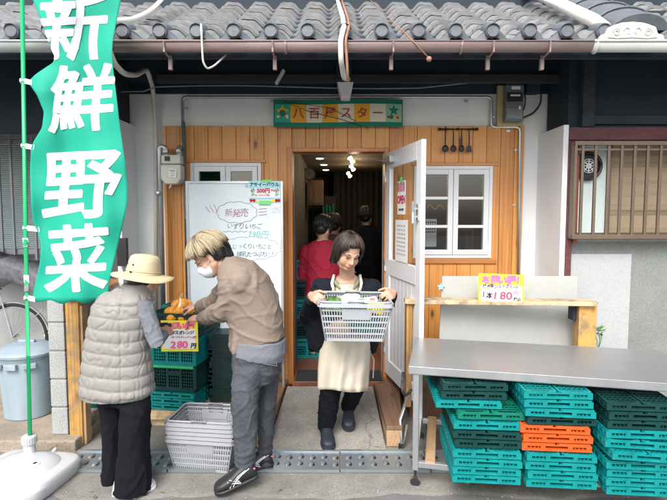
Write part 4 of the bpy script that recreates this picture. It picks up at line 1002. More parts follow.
# steel counter frame of reference
TO = Vector((.466, 2.887, 0)); TA = R(-12.5); TM = Matrix.Rotation(TA, 3, 'Z'); TL, TW = 1.60, .70
def T(u, v, z): return TO + TM @ Vector((u, v, 0)) + Vector((0, 0, z))
ct = E('steel_counter', T(0, 0, 0), 'stainless steel work table with folded crates on its lower shelf', 'table', rz=TA)
ZT = .755
def L(mb, nm, mat, **k): return mb.build(nm, mat, ct, world=False, **k)
mb = MB(); mb.b2(-.012, TL, -.006, TW, ZT - .004, ZT); mb.b2(-.012, TL, -.008, -.004, ZT - .045, ZT); mb.b2(-.014, -.010, -.006, TW, ZT - .045, ZT); mb.b2(-.012, TL, TW, TW + .004, ZT - .045, ZT); mb.b2(TL, TL + .004, -.006, TW, ZT - .045, ZT)
mb.b2(0.0, TL - .02, -.003, .012, ZT - .05, ZT - .045)
L(mb, 'table_top', m_steel, bevel=.0015)
for (u, v) in ((.014, .02), (.014, TW - .03), (TL - .04, .02), (TL - .04, TW - .03)):
    mb = MB(); mb.b2(u, u + .036, v - .018, v + .018, .105, ZT - .005); lg = L(mb, 'leg', m_steel, bevel=.004)
    mb = MB(); mb.cyl((u + .018, v, .03), (u + .018, v, .104), .009, 10); mb.cyl((u + .018, v - .012, .03), (u + .018, v + .012, .03), .030, 18); mb.build('caster', m_black, lg, world=False, bevel=.003, smooth=35)
mb = MB(); mb.b2(.05, TL - .04, .005, .035, .125, .160); mb.b2(.05, TL - .04, TW - .045, TW - .015, .125, .160); mb.b2(.02, .045, .04, TW - .05, .125, .160); mb.b2(TL - .035, TL - .01, .04, TW - .05, .125, .16)
mb.each('lower_rail', m_steel, ct, bevel=.002, world=False)
mb = MB()
for u in (.09, .30, .52, .8, 1.1, 1.4): mb.b2(u, u + .06, .003, TW - .01, .1605, .172)
mb.each('shelf_slat', m_deckl, ct, bevel=.002, world=False)
SZ = .175
th_ = ['bottom', 'second', 'third', 'fourth', 'fifth', 'sixth', 'seventh', 'eighth', 'ninth', 'tenth', 'eleventh', 'topmost']
rg = random.Random(11)
def stack(which, u, v, spec, grp, rz0=0):
    z = SZ; n = len(spec)
    for i, s in enumerate(spec):
        col = s[0]; dx, dy, rz = s[1:4]; tl = s[4] if len(s) > 4 else (0, 0); gap = s[5] if len(s) > 5 else 0
        ordn = 'topmost' if i == n - 1 else th_[i]
        cn = {'cyan': 'cyan', 'dark': 'dark green', 'orange': 'orange', 'green': 'mid green'}[col]
        z += gap
        folded(col, T(u + dx + CW_ / 2, v + dy + CL / 2, z) , R(-5) + R(rz), '%s folded crate, %s from the bottom of the %s stack under the steel counter' % (cn, ordn, which) if ordn not in ('topmost', 'bottom') else '%s folded crate, %s one of the %s stack under the steel counter' % (cn, ordn, which), grp, tl)
        z += PITCHZ
j = lambda s=.010: rg.uniform(-s, s)
stack('left', .21, -.185, [('cyan', 0, 0, 0), ('cyan', j(), j(), .4), ('cyan', j(), j(), -.4), ('cyan', j(), j(), .2), ('dark', .008, .03, .5), ('dark', .004, .035, -.5), ('cyan', .0, .05, 1.0), ('green', .02, .08, 1.5), ('cyan', -.10, .10, 1), ('dark', -.075, .12, 2), ('dark', -.07, .13, 2.6)], 'folded crates under the steel counter')
stack('middle', .605, -.145, [('cyan', 0, 0, 0), ('cyan', .003, .0, .6), ('cyan', -.003, .006, -.6), ('cyan', .0, .01, .2), ('orange', -.022, .03, 0), ('orange', -.018, .035, .5), ('orange', -.03, .04, -.4), ('dark', .0, .05, 1), ('cyan', .0, .04, -1.5), ('cyan', -.02, .05, 1), ('cyan', -.025, .055, 1.6)], 'folded crates under the steel counter')
stack('right', 1.01, -.13, [('cyan', 0, 0, 0), ('cyan', j(), j(), .4), ('cyan', j(), j(), -.4), ('cyan', j(), j(), .2), ('cyan', .0, -.03, 2.0, (0, R(2.5)), .012), ('cyan', -.01, .0, -1, (0, R(1)), .004), ('cyan', -.012, .02, 1), ('dark', 0, .03, 0), ('dark', .005, .035, .6), ('dark', 0, .04, -.5)], 'folded crates under the steel counter')
# open crates
def crate_open(mat, wd=CW_, ln=CL, h=.2, lid=None, nm='crate', dens=.021):
    r_ = E(nm, (0, 0, 0)); b = MB(); x, y = wd / 2, ln / 2
    b.b2(-x + .004, x - .004, -y + .004, y - .004, .004, .010)
    for sx in (-1, 1):
        for sy in (-1, 1): b.b2(sx * (x - .013) - .013, sx * (x - .013) + .013, sy * (y - .013) - .013, sy * (y - .013) + .013, 0, h)
    b.b2(-x, x, -y, -y + .014, 0, .022); b.b2(-x, x, y - .014, y, 0, .022); b.b2(-x, -x + .014, -y, y, 0, .0215); b.b2(x - .014, x, -y, y, 0, .0215)
    f = b.build('base_frame', mat, r_, world=False)
    def wall(p0, ux, w_, n_, nx, front):
        b = MB(); lattice(b, p0, ux, (0, 0, 1), w_, h - .05, nx, 6, .0055, .005, n_)
        ux = Vector(ux); n_ = Vector(n_); m = Matrix((ux, Vector((0, 0, 1)), n_)).transposed()
        p0 = Vector(p0)
        b.box(p0 + ux * w_ / 2 + Vector((0, 0, h - .037)), (w_, .026, .014), m=m); b.box(p0 + ux * w_ / 2 + Vector((0, 0, -.002)), (w_, .014, .013), m=m)
        for t_ in (.33, .67): b.box(p0 + ux * w_ * t_ + Vector((0, 0, (h - .05) / 2)), (.022, h - .05, .011), m=m)
        b.box(p0 + ux * w_ / 2 + Vector((0, 0, h - .085)), (w_ * .3, .035, .012), m=m)
        b.build('side_wall', mat, r_, world=False)
    wall((-x + .028, -y + .008, .026), (1, 0, 0), wd - .056, (0, -1, 0), int(wd / dens), 1); wall((-x + .028, y - .008, .026), (1, 0, 0), wd - .056, (0, 1, 0), int(wd / dens), 0)
    wall((-x + .008, -y + .028, .026), (0, 1, 0), ln - .056, (-1, 0, 0), int(ln / dens), 0); wall((x - .008, -y + .028, .026), (0, 1, 0), ln - .056, (1, 0, 0), int(ln / dens), 0)
    if lid: b = MB(); b.b2(-x + .02, x - .02, -y - .006, -y + .012, h - .016, h + .004); b.build('lime_handle', lid, r_, world=False)
    return r_
oc = crate_open(m_cyan); od = crate_open(m_dkg, lid=m_lime); od2 = crate_open(m_dkg); ob = crate_open(M('tub_dark_green', (.006, .03, .028), .5, .3, 9), .26, .36, .036, nm='shallow_tub', dens=.03)
def place(o, loc, rz, label, group): o.location = loc; o.rotation_euler = (0, 0, rz); return setp(o, label, 'crate', group)
RZ = R(-9); cx_ = fx(179, 3.82); cy_ = 3.72 + CL / 2; G_ = 'vegetable crates left of the doorway'
Hc = .205; zb = .15
p_fold = clone(protoF['cyan']); setp(p_fold, None, 'crate'); place(p_fold, (cx_ - .01, cy_ - .02, zb), RZ, 'cyan folded crate at the very bottom of the stack left of the grey baskets', G_)
pf2 = clone(protoF['cyan']); place(pf2, (cx_ - .01, cy_ - .02, zb + PITCHZ), RZ, 'cyan folded crate second from the bottom, under the lime handled crate', G_)
pf3 = clone(protoF['cyan']); place(pf3, (cx_ - .01, cy_ - .02, zb + 2 * PITCHZ), RZ, 'cyan folded crate third from the bottom, right under the lime handled crate', G_)
z = zb + 3 * PITCHZ
place(od, (cx_ + .005, cy_, z), RZ, 'dark green crate with a lime green handle strip in the orange seller stack', G_); z += Hc
place(oc, (cx_, cy_, z), RZ + R(1), 'cyan lattice crate directly under the crate of oranges', G_); z += Hc
place(od2, (cx_ + .0, cy_ - .005, z), RZ, 'topmost dark green crate holding the bag of oranges', G_); ZTOP = z
c2 = cx_ - .52
o = clone(oc); place(o, (c2, cy_ + .0, zb), RZ, 'cyan crate on the deck behind the hatted woman, at the bottom', G_)
o = clone(oc); place(o, (c2, cy_ + .0, zb + Hc), RZ, 'cyan crate behind the hatted woman, second from the bottom', G_)
o = clone(od2); place(o, (c2, cy_ + .03, zb + 2 * Hc), RZ, 'dark green crate hidden mostly behind the hatted woman, on two cyan ones', G_)
o = clone(oc); place(o, (cx_ - .09, cy_ + CL + .02 - .2, ZTOP + .03), RZ + R(5), 'cyan crate at the back of the stack, leaning behind the oranges', G_); o.scale = (.85, .4, 1); o.location.y = 4.22; o.location.z = ZTOP - .01
# dark tubs
zt2 = .15; tx = fx(228, 4.05)
place(ob, (tx, 4.05, zt2), 0, 'blackish green shallow tub at the bottom of the tub stack behind the taupe jacket', 'blackish shallow tubs by the whiteboard')
names = ['second', 'third', 'fourth', 'fifth', 'sixth', 'seventh', 'eighth', 'ninth', 'tenth', 'eleventh', 'twelfth', 'thirteenth', 'fourteenth']
for i in range(14):
    o = clone(ob); place(o, (tx + rg.uniform(-.006, .006), 4.05 + rg.uniform(-.006, .006), zt2 + .037 * (i + 1)), R(rg.uniform(-1.5, 1.5)), 'blackish green shallow tub, %s from the bottom of the tub stack by the whiteboard' % names[i] if i < 13 else 'blackish green shallow tub, topmost of the tub stack by the whiteboard', 'blackish shallow tubs by the whiteboard')
# crates inside the shop
for i in range(5):
    o = clone(od2 if i % 2 else oc); place(o, (fx(303, 5.1) - .02, 5.25, .18 + i * .205), R(2), ['lowest', 'second', 'third', 'fourth', 'topmost'][i] + ' green crate of the stack inside the doorway by the left wall', 'crates stacked inside the doorway')
    if i % 2 == 0:
        for ch in o.children: pass
# price sign on crate, oranges
sy = 3.655
o, fn = sheetthing('price_sign', P(179.5, 336, sy), (1, 0, 0), (0, 0, 1), 37.5 * sy / FPX, 32 * sy / FPX, m_yel, 'yellow edged handwritten price sign for oranges reading 280 on the crate front', 'sign')
sw, sh = 37.5 * sy / FPX, 32 * sy / FPX
rect(fn, -sw * .44, sw * .44, -sh * .42, sh * .22, .003).build('white_field', m_paper, o)
def stxt(items, mat, nm='lettering', off=.006): return hand(items, mat, lambda x, y: fn(x, y, off), o, nm, .8, 4)
stxt([('お買い得!', .01, sh * .34, .055, .004, 1.0)], m_pink); stxt([('サウスオレンジ', .01, sh * .12, .034, .001, .95), ('(ネーブルオレンジ)', .01, sh * -.03, .020, .0003, .95)], m_ink)
stxt([('280', -.0, -sh * .26, .075, .003, 1.1)], m_pink); stxt([('円', .108, -sh * .30, .045, .002)], m_ink); stxt([('1袋', .108, -sh * .04, .026, .001)], m_inkr)
rect(fn, -sw * .45, -sw * .2, sh * .30, sh * .42, .008).build('black_clip', m_black, o)
mb = MB(); rr = random.Random(2); org = []
bgc = P(180, 311, 3.78)
bag = E('orange_bag', bgc - Vector((0, 0, .06)), 'clear bag of bright oranges held above the top crate', 'bag of oranges')
for k, (dx, dy, dz) in enumerate(((-.075, 0, -.01), (.0, -.02, 0), (.075, .01, .005), (-.04, .05, .035), (.04, .045, .04), (.03, -.03, -.05), (-.05, -.03, -.05), (.02, 0, .055))):
    MB().ell(bgc + Vector((dx, dy, dz)), (.047, .047, .044), n=18).build('orange', m_orange, bag, smooth=True)
mb = MB(); mb.rings([(bgc + Vector((0, .01, -.10)), (.07, 0, 0), (0, .05, 0)), (bgc + Vector((0, .01, -.06)), (.125, 0, 0), (0, .09, 0)), (bgc + Vector((0, .01, .02)), (.13, 0, 0), (0, .095, 0)), (bgc + Vector((0, .01, .08)), (.07, 0, 0), (0, .06, 0)), (bgc + Vector((.01, .0, .115)), (.02, 0, 0), (0, .02, 0)), (bgc + Vector((.02, -.0, .15)), (.035, 0, 0), (0, .02, 0))], 20)
mb.build('clear_bag', m_film, bag, smooth=True)
for k in range(6):
    c = Vector((cx_ + rg.uniform(-.1, .12), cy_ + rg.uniform(-.05, .15), ZTOP + .06)); setp(MB().ell(c, .042, n=16).build('orange', m_orange, smooth=True), 'loose orange lying in the topmost dark green crate', 'orange', 'loose oranges in the top crate')

# ------------------------------------------------------------------ shopping baskets
def basket(mat, L_=.44, D_=.31, H_=.22, handles=True, solidp=True, bt=.0075):
    """returns list of (name, MB); local origin at the bottom centre"""
    tap = .80
    def pt(s, t, z):   # s side index, t 0..1 along
        k = tap + (1 - tap) * z / H_; x, y = L_ / 2 * k, D_ / 2 * k
        cs = [(-x, -y), (x, -y), (x, y), (-x, y)]; a = cs[s]; b = cs[(s + 1) % 4]
        return Vector((a[0] + (b[0] - a[0]) * t, a[1] + (b[1] - a[1]) * t, z))
    body = MB()
    for s in range(4):
        n = 26 if s % 2 == 0 else 18
        for i in range(n + 1):
            t = i / n
            body.bar(pt(s, t, .004), pt(s, t, H_ - .01), bt, .004, up=(0, 1, 0) if s % 2 == 0 else (1, 0, 0))
        for z in (.004, .012, .05, .088, .126, .164, .20):
            if z < H_: body.bar(pt(s, 0, z), pt(s, 1, z), .005, .010, up=(0, 0, 1))
        for t in (0, 1): body.tube([pt(s, t, 0), pt(s, t, H_)], .007, 8)
    k = tap
    for i in range(14): x = -L_ / 2 * k + L_ * k * i / 13; body.b2(x - .004, x + .004, -D_ / 2 * k, D_ / 2 * k, 0, .004)
    for i in range(9): y = -D_ / 2 * k + D_ * k * i / 8; body.b2(-L_ / 2 * k, L_ / 2 * k, y - .004, y + .004, .0005, .0035)
    rim = MB(); x, y = L_ / 2, D_ / 2
    def rr_(z, g): 
        P_ = []; r = .035
        for cxx, cyy, a0 in ((x + g - r, y + g - r, 0), (-x - g + r, y + g - r, 90), (-x - g + r, -y - g + r, 180), (x + g - r, -y - g + r, 270)):
            for k_ in range(5): a = R(a0 + k_ * 22.5); P_.append(Vector((cxx + r * math.cos(a), cyy + r * math.sin(a), z)))
        return P_
    A_, B_, C_, D__ = rr_(H_, .0), rr_(H_, .012), rr_(H_ - .022, .014), rr_(H_ - .022, .008); n = len(A_)
    E_ = rr_(H_ - .006, .0); V = E_ + A_ + B_ + C_ + D__; rim.add(V, [(q * n + i, q * n + (i + 1) % n, (q + 1) * n + (i + 1) % n, (q + 1) * n + i) for q in range(4) for i in range(n)])
    plate = MB(); pz0, pz1 = H_ * .58, H_ * .86
    for sy in (0, 2):
        t0, t1 = .30, .72; a, b, c, d = pt(sy, t0, pz0), pt(sy, t1, pz0), pt(sy, t1, pz1), pt(sy, t0, pz1); o_ = Vector((0, -.005 if sy == 0 else .005, 0)); plate.add([a + o_, b + o_, c + o_, d + o_, a - o_, b - o_, c - o_, d - o_], [(0, 1, 2, 3), (4, 7, 6, 5), (0, 4, 5, 1), (1, 5, 6, 2), (2, 6, 7, 3), (3, 7, 4, 0)])
    hs_ = []
    for sy in (-1, 1):
        yy = sy * .02; hh = MB(); x_ = L_ / 2 - .002
        pts = bend([(-x_, 0, H_ + .004), (-x_, sy * (y - .004), H_ + .008), (x_, sy * (y - .004), H_ + .008), (x_, 0, H_ + .004)], .04)
        hh.tube(pts, .0062, 8); hh.tube([(-.05, sy * (y - .004), H_ + .010), (.05, sy * (y - .004), H_ + .010)], .010, 10); hs_.append(hh)
    return [('body', body), ('rim', rim), ('label_plate', plate)] + [('handle', h) for h in hs_]
def make_basket(nm, mat, plate_mat=None, **k):
    r_ = E(nm, (0, 0, 0))
    for n_, b in basket(mat, **k): (b.each if n_ == 'label_plate' else b.build)(n_, plate_mat if (plate_mat and n_ == 'label_plate') else mat, r_, world=False, smooth=35 if n_ in ('rim', 'handle') else None)
    return r_
bp_ = make_basket('shopping_basket', m_gbask); bx, by0 = P(208, 450, 3.15).x, 3.17
for i in range(5):
    o = bp_ if i == 0 else clone(bp_)
    o.location = (bx + rg.uniform(-.003, .003), by0, .012 + i * .027); o.rotation_euler = (0, 0, R(-7 + rg.uniform(-.8, .8)))
    setp(o, 'grey shopping basket, %s of the nested stack on the drain cover' % ['bottom one', 'second from the bottom', 'middle one', 'second from the top', 'topmost and open one'][i], 'basket', 'nested grey shopping baskets')
wbk = make_basket('shopping_basket', m_wbask, L_=.445, D_=.31, H_=.245, bt=.0058)
WBC = P(353.5, 338, 3.06); WBZ = WBC.z; wbk.location = (WBC.x, 3.13, WBZ); wbk.rotation_euler = (R(3), R(1.2), R(2))
setp(wbk, 'white grey shopping basket full of groceries carried by the woman in the apron', 'basket')
# groceries
def lump(c, r, mat, name, label, cat, seed, amp=.35, group=None):
    mb = MB().ell((0, 0, 0), r, n=22); V = []
    for v in mb.v:
        k = 1 + amp * (noise.noise(v * 22 + Vector((seed, 0, 0))) + .5 * noise.noise(v * 55 + Vector((seed, 3, 0)))); V.append(v * k + Vector(c))
    mb.v = V; return thing1(name, mb, mat, label, cat, group, smooth=True)
bc_ = Vector((WBC.x, 3.13, WBZ - .015))
lump(bc_ + Vector((-.02, .0, .245)), (.07, .06, .045), m_paper, 'plastic_bag', 'white crumpled plastic bag bulging from the carried basket', 'bag', 1)
lump(bc_ + Vector((-.12, .02, .20)), (.07, .09, .06), m_leaf, 'leafy_greens', 'leafy green vegetables at the left of the carried basket', 'vegetables', 2, .6)
lump(bc_ + Vector((.02, .06, .18)), (.09, .05, .07), m_leaf, 'leafy_greens', 'dark greens behind the white bag in the carried basket', 'vegetables', 7, .6)
lump(bc_ + Vector((.06, -.06, .10)), (.10, .05, .06), m_bgreen, 'green_vegetables', 'green bundle low at the front of the carried basket', 'vegetables', 3, .5)
lump(bc_ + Vector((-.09, -.05, .07)), (.08, .05, .05), M('mushroom', (.5, .36, .22), .7, .2), 'mushrooms', 'pale brown mushrooms low in the carried basket', 'mushrooms', 4, .5)
lump(bc_ + Vector((.10, .03, .07)), (.08, .08, .06), M('potato', (.42, .3, .17), .8, .2), 'potatoes', 'brown potatoes at the lower right of the carried basket', 'potatoes', 5, .3)
thing1('pack', MB().box(bc_ + Vector((.14, -.06, .205)), (.11, .04, .07), m=Matrix.Rotation(R(12), 3, 'Y')), m_yel, 'yellow packet at the right front of the carried basket', 'packet', bevel=.008)
thing1('pack', MB().box(bc_ + Vector((.09, .0, .245)), (.13, .09, .025), m=Matrix.Rotation(R(-6), 3, 'Y')), m_paper, 'flat white tray pack on top of the carried basket', 'packet', bevel=.006)
thing1('pack_sticker', MB().box(bc_ + Vector((.05, -.03, .262)), (.04, .03, .006)), m_star, 'small blue sticker pack on top of the carried basket', 'packet', bevel=.002)
thing1('pack_sticker', MB().box(bc_ + Vector((.12, -.05, .262)), (.035, .02, .006)), m_pink, 'small pink sticker pack on top of the carried basket', 'packet', bevel=.002)

# ------------------------------------------------------------------ wooden rack on the right, cement board, signs
rk = E('wooden_rack', (1.25, 3.78, 0), 'weathered wooden shelf rack with a long top board behind the steel counter', 'rack')
l0 = P(405, 302, 3.70); r0 = P(598, 306, 3.60); dz = .032
d_ = (r0 - l0); d_.z = 0; dn2 = Vector((-d_.y, d_.x, 0)).normalized(); zt3 = fz(302, 3.70)
mb = MB(); mb.bar(Vector((l0.x, l0.y, zt3)) + dn2 * .07, Vector((r0.x, r0.y, zt3)) + dn2 * .07, .15, dz, up=(0, 0, 1)); 
mb.build('top_board', m_shelf, rk, bevel=.005)
MB().b2(P(406,350,3.72).x, P(412,350,3.72).x, 3.72, 3.80, .165, zt3 - .018).build('post', m_post, rk, bevel=.005)
px0, px1 = P(579, 330, 3.64).x, P(597, 330, 3.64).x; MB().b2(px0, px1, 3.645, 3.74, .0, zt3 - .018).build('post', m_post, rk, bevel=.006)
MB().b2(px0 - .03, px0 - .003, 3.68, 3.76, zt3 - .14, zt3 - .018).build('post_batten', m_darkw, rk, bevel=.003)
# board behind
q0, q1 = P(438, 345, 3.84), P(577, 276, 3.88)
cb = thing1('cement_board', MB().add([(q0.x, 3.825, .43), (q1.x, 3.825, .43), (q1.x, 3.87, q1.z), (q0.x + .03, 3.87, q1.z), (q0.x, 3.84, .43), (q1.x, 3.84, .43), (q1.x, 3.885, q1.z), (q0.x + .03, 3.885, q1.z)], [(0, 1, 2, 3), (4, 7, 6, 5), (0, 4, 5, 1), (1, 5, 6, 2), (2, 6, 7, 3), (3, 7, 4, 0)]), m_cement, 'large pale cement board leaning behind the wooden rack', 'board', bevel=.003)
c = P(441, 287, 3.845); mb = MB(); pts = [(c.x + (.034 if i % 2 == 0 else .016) * math.sin(i * math.pi / 5), c.z + (.034 if i % 2 == 0 else .016) * math.cos(i * math.pi / 5)) for i in range(10)]; mb.prism(pts, c.y, c.y + .012)
thing1('star_ornament', mb, m_star, 'small pale blue star fixed on the left edge of the cement board', 'star', bevel=.003)
thing1('hanging_stick', MB().tube([P(419, 262, 4.38), P(421, 290, 4.38), P(424, 318, 4.38)], [.006, .012, .008], 6), m_deckl, 'thin weathered stick hanging on the cladding beside the open door', 'stick')
sy = 3.665; c = P(501, 288.5, sy); sw, sh = 46 * sy / FPX, 29 * sy / FPX
o, fn = sheetthing('price_sign', c, (math.cos(R(-2)), math.sin(R(-2)) * .3, math.sin(R(-2))), (0, .12, 1), sw, sh, m_yel, 'yellow and white handwritten sign reading 180 propped on the rack top board', 'sign', cur=.01)
rect(fn, -sw * .46, sw * .46, -sh * .44, sh * .12, .003).build('white_field', m_paper, o)
stxt([('お買い得!', 0, sh * .31, .070, .004, 1.0)], m_pink); stxt([('焼き芋シルクスイート', 0, sh * .07, .034, .0008, .92), ('1本', -.105, -sh * .24, .06, .001)], m_ink)
stxt([('180', .01, -sh * .23, .080, .002, 1.2)], m_inkr); stxt([('円', .11, -sh * .14, .04, .001)], m_pink); stxt([('税込', .12, -sh * .34, .03, .001)], m_ink)
# plants
def plant(name, base, hgt, n, label, seed, sc=.03):
    g = random.Random(seed); r_ = E(name, base, label, 'plant'); st_ = MB(); lf = MB()
    for k in range(n):
        tip = Vector(base) + Vector((g.uniform(-.08, .10), g.uniform(-.03, .02), hgt * g.uniform(.6, 1))); mid = (Vector(base) + tip) / 2 + Vector((g.uniform(-.02, .02), 0, .02)); st_.tube([base, mid, tip], [.003, .0025, .0015], 6)
        for q in range(4):
            a = g.uniform(0, 6.28); b0 = mid.lerp(tip, g.uniform(.3, 1)); d = Vector((math.cos(a), math.sin(a) * .6, g.uniform(.1, .6))).normalized(); s_ = d.cross(Vector((0, 0, 1))).normalized(); w_ = sc * .45
            lf.add([b0, b0 + d * sc * .5 + s_ * w_, b0 + d * sc * 1.2, b0 + d * sc * .5 - s_ * w_], [(0, 1, 2, 3)])
    st_.build('stem', m_leaf, r_); lf.build('foliage', m_leaf, r_, solid=.0008)
plant('weed', P(598, 352, 3.82), .22, 5, 'small leafy weed growing beside the right post of the rack', 3)
plant('weed', P(478, 494, 2.92), .09, 7, 'small weed sprouting from the kerb under the left crate stack', 5, .035)
plant('weed', Vector((T(.62, -.28, .004))), .04, 3, 'tiny weed on the kerb before the middle crate stack', 8, .02)
# lock and strap at the table's left
thing1('hose_strap', MB().tube(bend([P(403, 372, 3.35), P(402, 392, 3.3), P(406, 396, 3.25), P(411, 390, 3.2)], .03), .010, 8), m_black, 'black rubber strap looped round the counter leg by the open door', 'strap', smooth=True)
pr = E('door_prop', P(401, 450, 3.35), 'metal prop rod with black rubber foot beside the counter leg', 'rod')
MB().tube([P(408, 395, 3.5), P(400, 420, 3.42), P(402, 447, 3.36)], .010, 10).tube([P(403, 447, 3.36), P(407, 425, 3.4)], .008, 8).build('rod', m_galv, pr, smooth=True)
MB().cyl(P(401, 452, 3.36), P(401, 444, 3.36), .018, 12).build('rubber_foot', m_black, pr)
thing1('door_stop', MB().ell(P(391, 410, 3.75), (.018, .018, .014)), m_black, 'small black door stop on the worn step under the white door', 'door stop', smooth=True)

# ------------------------------------------------------------------ left side: flag, stand, bin, bicycle, block pillar, post
FY = 3.03
fl = E('nobori_flag', (fx(30, FY), FY, .1), 'tall green banner flag with large white lettering on a green pole', 'flag')
def interp(tab, y):
    for a, b in zip(tab[:-1], tab[1:]):
        if a[0] <= y <= b[0]:
            t = (y - a[0]) / (b[0] - a[0]); return a[1] + (b[1] - a[1]) * t
    return tab[-1][1] if y > tab[-1][0] else tab[0][1]
LE = [(-12, 30), (0, 33), (25, 43), (45, 50), (56, 55), (62, 54), (68, 45), (74, 36), (82, 28), (95, 37), (112, 44), (128, 42), (141, 34), (148, 31), (170, 30), (205, 31), (222, 33), (230, 37), (245, 41), (262, 40), (280, 36), (300, 32)]
RE = [(-12, 124), (0, 121), (20, 117), (40, 113), (55, 112), (75, 114), (100, 117), (130, 120.5), (160, 125), (185, 127.5), (205, 127), (225, 123), (250, 117), (270, 112), (285, 109), (300, 108)]
def fdep(px, py):
    d = .020 * math.sin(px * .075 + py * .018) + .012 * math.sin(px * .16 - py * .03 + 1) + .006 * math.sin(py * .11 + px * .05)
    e = max(0, 1 - abs(py - 66) / 26); d += .05 * e * max(0, 1 - (px - 30) / 40.)
    return FY - .035 + d
def fpt(px, py, off=0): return P(px, py, fdep(px, py) - off)
rows = [-12 + i * 3 for i in range(105)]; nx = 40; V = []; F = []
for j, y in enumerate(rows):
    a, b = interp(LE, y), interp(RE, y)
    for i in range(nx + 1):
        x = a + (b - a) * i / nx; yb = y + (2.5 * math.sin(i / nx * 3.1) + 1.5 * math.sin(i * .5) if j == len(rows) - 1 else 0); V.append(fpt(x, yb))
    if j: F += [((j - 1) * (nx + 1) + i, (j - 1) * (nx + 1) + i + 1, j * (nx + 1) + i + 1, j * (nx + 1) + i) for i in range(nx)]
MB().add(V, F).build('cloth', m_flag, fl, solid=.0015, smooth=True)
def flag_char(ch, cx, cy, wpx, hpx, off):
    v, f = text_geo(ch, 1.0, off); me = bpy.data.meshes.new('c'); me.from_pydata([tuple(p) for p in v], [], f); bm = bmesh.new(); bm.from_mesh(me)
    xs_ = [p.x for p in v]; ys_ = [p.y for p in v]; W_ = max(xs_) - min(xs_); H_ = max(ys_) - min(ys_)
    for ax in (0, 1):
        k = -.6
        while k < .6:
            no = (1, 0, 0) if ax == 0 else (0, 1, 0); co = (k, 0, 0) if ax == 0 else (0, k, 0)
            bmesh.ops.bisect_plane(bm, geom=bm.verts[:] + bm.edges[:] + bm.faces[:], plane_co=co, plane_no=no); k += .03
    bm.verts.index_update(); vv = []
    for p in bm.verts:
        px = cx + p.co.x / W_ * wpx + 1.6 * math.sin(p.co.y * 6); py = cy - p.co.y / H_ * hpx - p.co.x * 4
        px = max(px, interp(LE, py) + .4); px = min(px, interp(RE, py) - .4); vv.append(fpt(px, py, .0030))
    ff = [tuple(x.index for x in q.verts) for q in bm.faces]; bm.free(); bpy.data.meshes.remove(me)
    return vv, ff
mb = MB()
for ch, cx, cy, wp, hp in (('新', 72, 27, 68, 66), ('鮮', 82, 98, 64, 66), ('野', 82, 185, 76, 66), ('菜', 77, 258, 62, 66)):
    v, f = flag_char(ch, cx, cy, wp, hp, .010); lay = [(0, 0)] + [(1.0 * math.cos(a), 1.0 * math.sin(a)) for a in [i * math.pi / 4 for i in range(8)]] + [(.6 * math.cos(a + .4), .6 * math.sin(a + .4)) for a in [i * math.pi / 2 for i in range(4)]]
    for k, (sx, sz) in enumerate(lay): mb.add([p + Vector((sx * FY / FPX, -.0001 * k, sz * FY / FPX)) for p in v], f)
mb.build('lettering', m_flagw, fl)
MB().tube([P(30.5, 462, 3.05), P(26, 250, FY + .0), P(22, -12, FY + .0)], [.013, .0125, .012], 14).build('pole', m_pole, fl, smooth=True)
for py, l in ((81, 10), (146, 10), (228, 10), (298, 12)):
    pxl = 22 + (py + 12) * .016 + (.4 if py > 200 else 0)
    mb = MB(); mb.tube([P(pxl - 2.2, py, FY), P(pxl + 3, py, FY)], [.017, .017], 12); a = P(pxl + 1, py - 2.6, FY - .016); b = P(pxl + 1, py + 2.6, FY - .016); c = fpt(interp(LE, py + 2) + 3, py + 4, .004); d = fpt(interp(LE, py) + 3, py - 1, .004); mb.add([a, b, c, d], [(0, 1, 2, 3)])
    mb.build('tab', m_flagw, fl, solid=.001)
MB().tube([P(25.6, 238, FY), P(25.8, 247, FY)], .0165, 14).tube([P(26.5, 275, FY), P(26.8, 291, FY)], .0155, 14).each('pole_joint', m_shoew, fl, smooth=True)
bs = E('flag_stand', (fx(22, 3.0), 2.95, .0), 'white plastic water tank stand holding the green flag pole', 'flag stand', rz=R(-8))
mb = MB()
def rsq(w_, d_, z, e=.35): return ((-.02, -.02, z), (w_, 0, 0), (0, d_, 0), e)
mb.rings([rsq(.265, .22, .0), rsq(.275, .235, .02), rsq(.28, .24, .075), rsq(.265, .225, .098), rsq(.22, .18, .106)], 48)
mb.rings([((-.02, .0, .10), (.21, 0, 0), (0, .17, 0), .8), ((-.02, .0, .125), (.18, 0, 0), (0, .145, 0), .85), ((-.02, 0, .14), (.11, 0, 0), (0, .10, 0), .9)], 40)
tk = mb.build('tank', m_tank, bs, world=False, bevel=.006, smooth=50)
tk.data.polygons.foreach_set('use_smooth', [True] * len(tk.data.polygons))
MB().lathe([(.03, 0), (.034, .010), (.030, .02), (.012, .022)], (.08, -.03, .118), 18).lathe([(.026, 0), (.03, .010), (.026, .018), (.01, .02)], (-.10, -.06, .115), 18).each('cap', m_tank, bs, world=False, smooth=40)
hb = MB()
for k in range(10): a = k * math.pi / 5; hb.b2(.0 + .033 * math.cos(a) - .004, .0 + .033 * math.cos(a) + .004, .10 + .033 * math.sin(a) - .004, .10 + .033 * math.sin(a) + .004, .13, .20)
pp = P(30, 455, 3.05); lx = Matrix.Rotation(R(8), 3, 'Z') @ (Vector((pp.x, pp.y, 0)) - Vector((fx(22, 3.0), 2.95, 0)))
mb = MB(); mb.lathe([(.045, 0), (.036, .02), (.034, .09), (.03, .09)], (lx.x, lx.y, .11), 20); mb.lathe([(.040, 0), (.043, .006), (.043, .05), (.036, .056), (.018, .058)], (lx.x, lx.y, .195), 24)
mb.build('socket', m_tank, bs, world=False, smooth=35)
mb = MB()
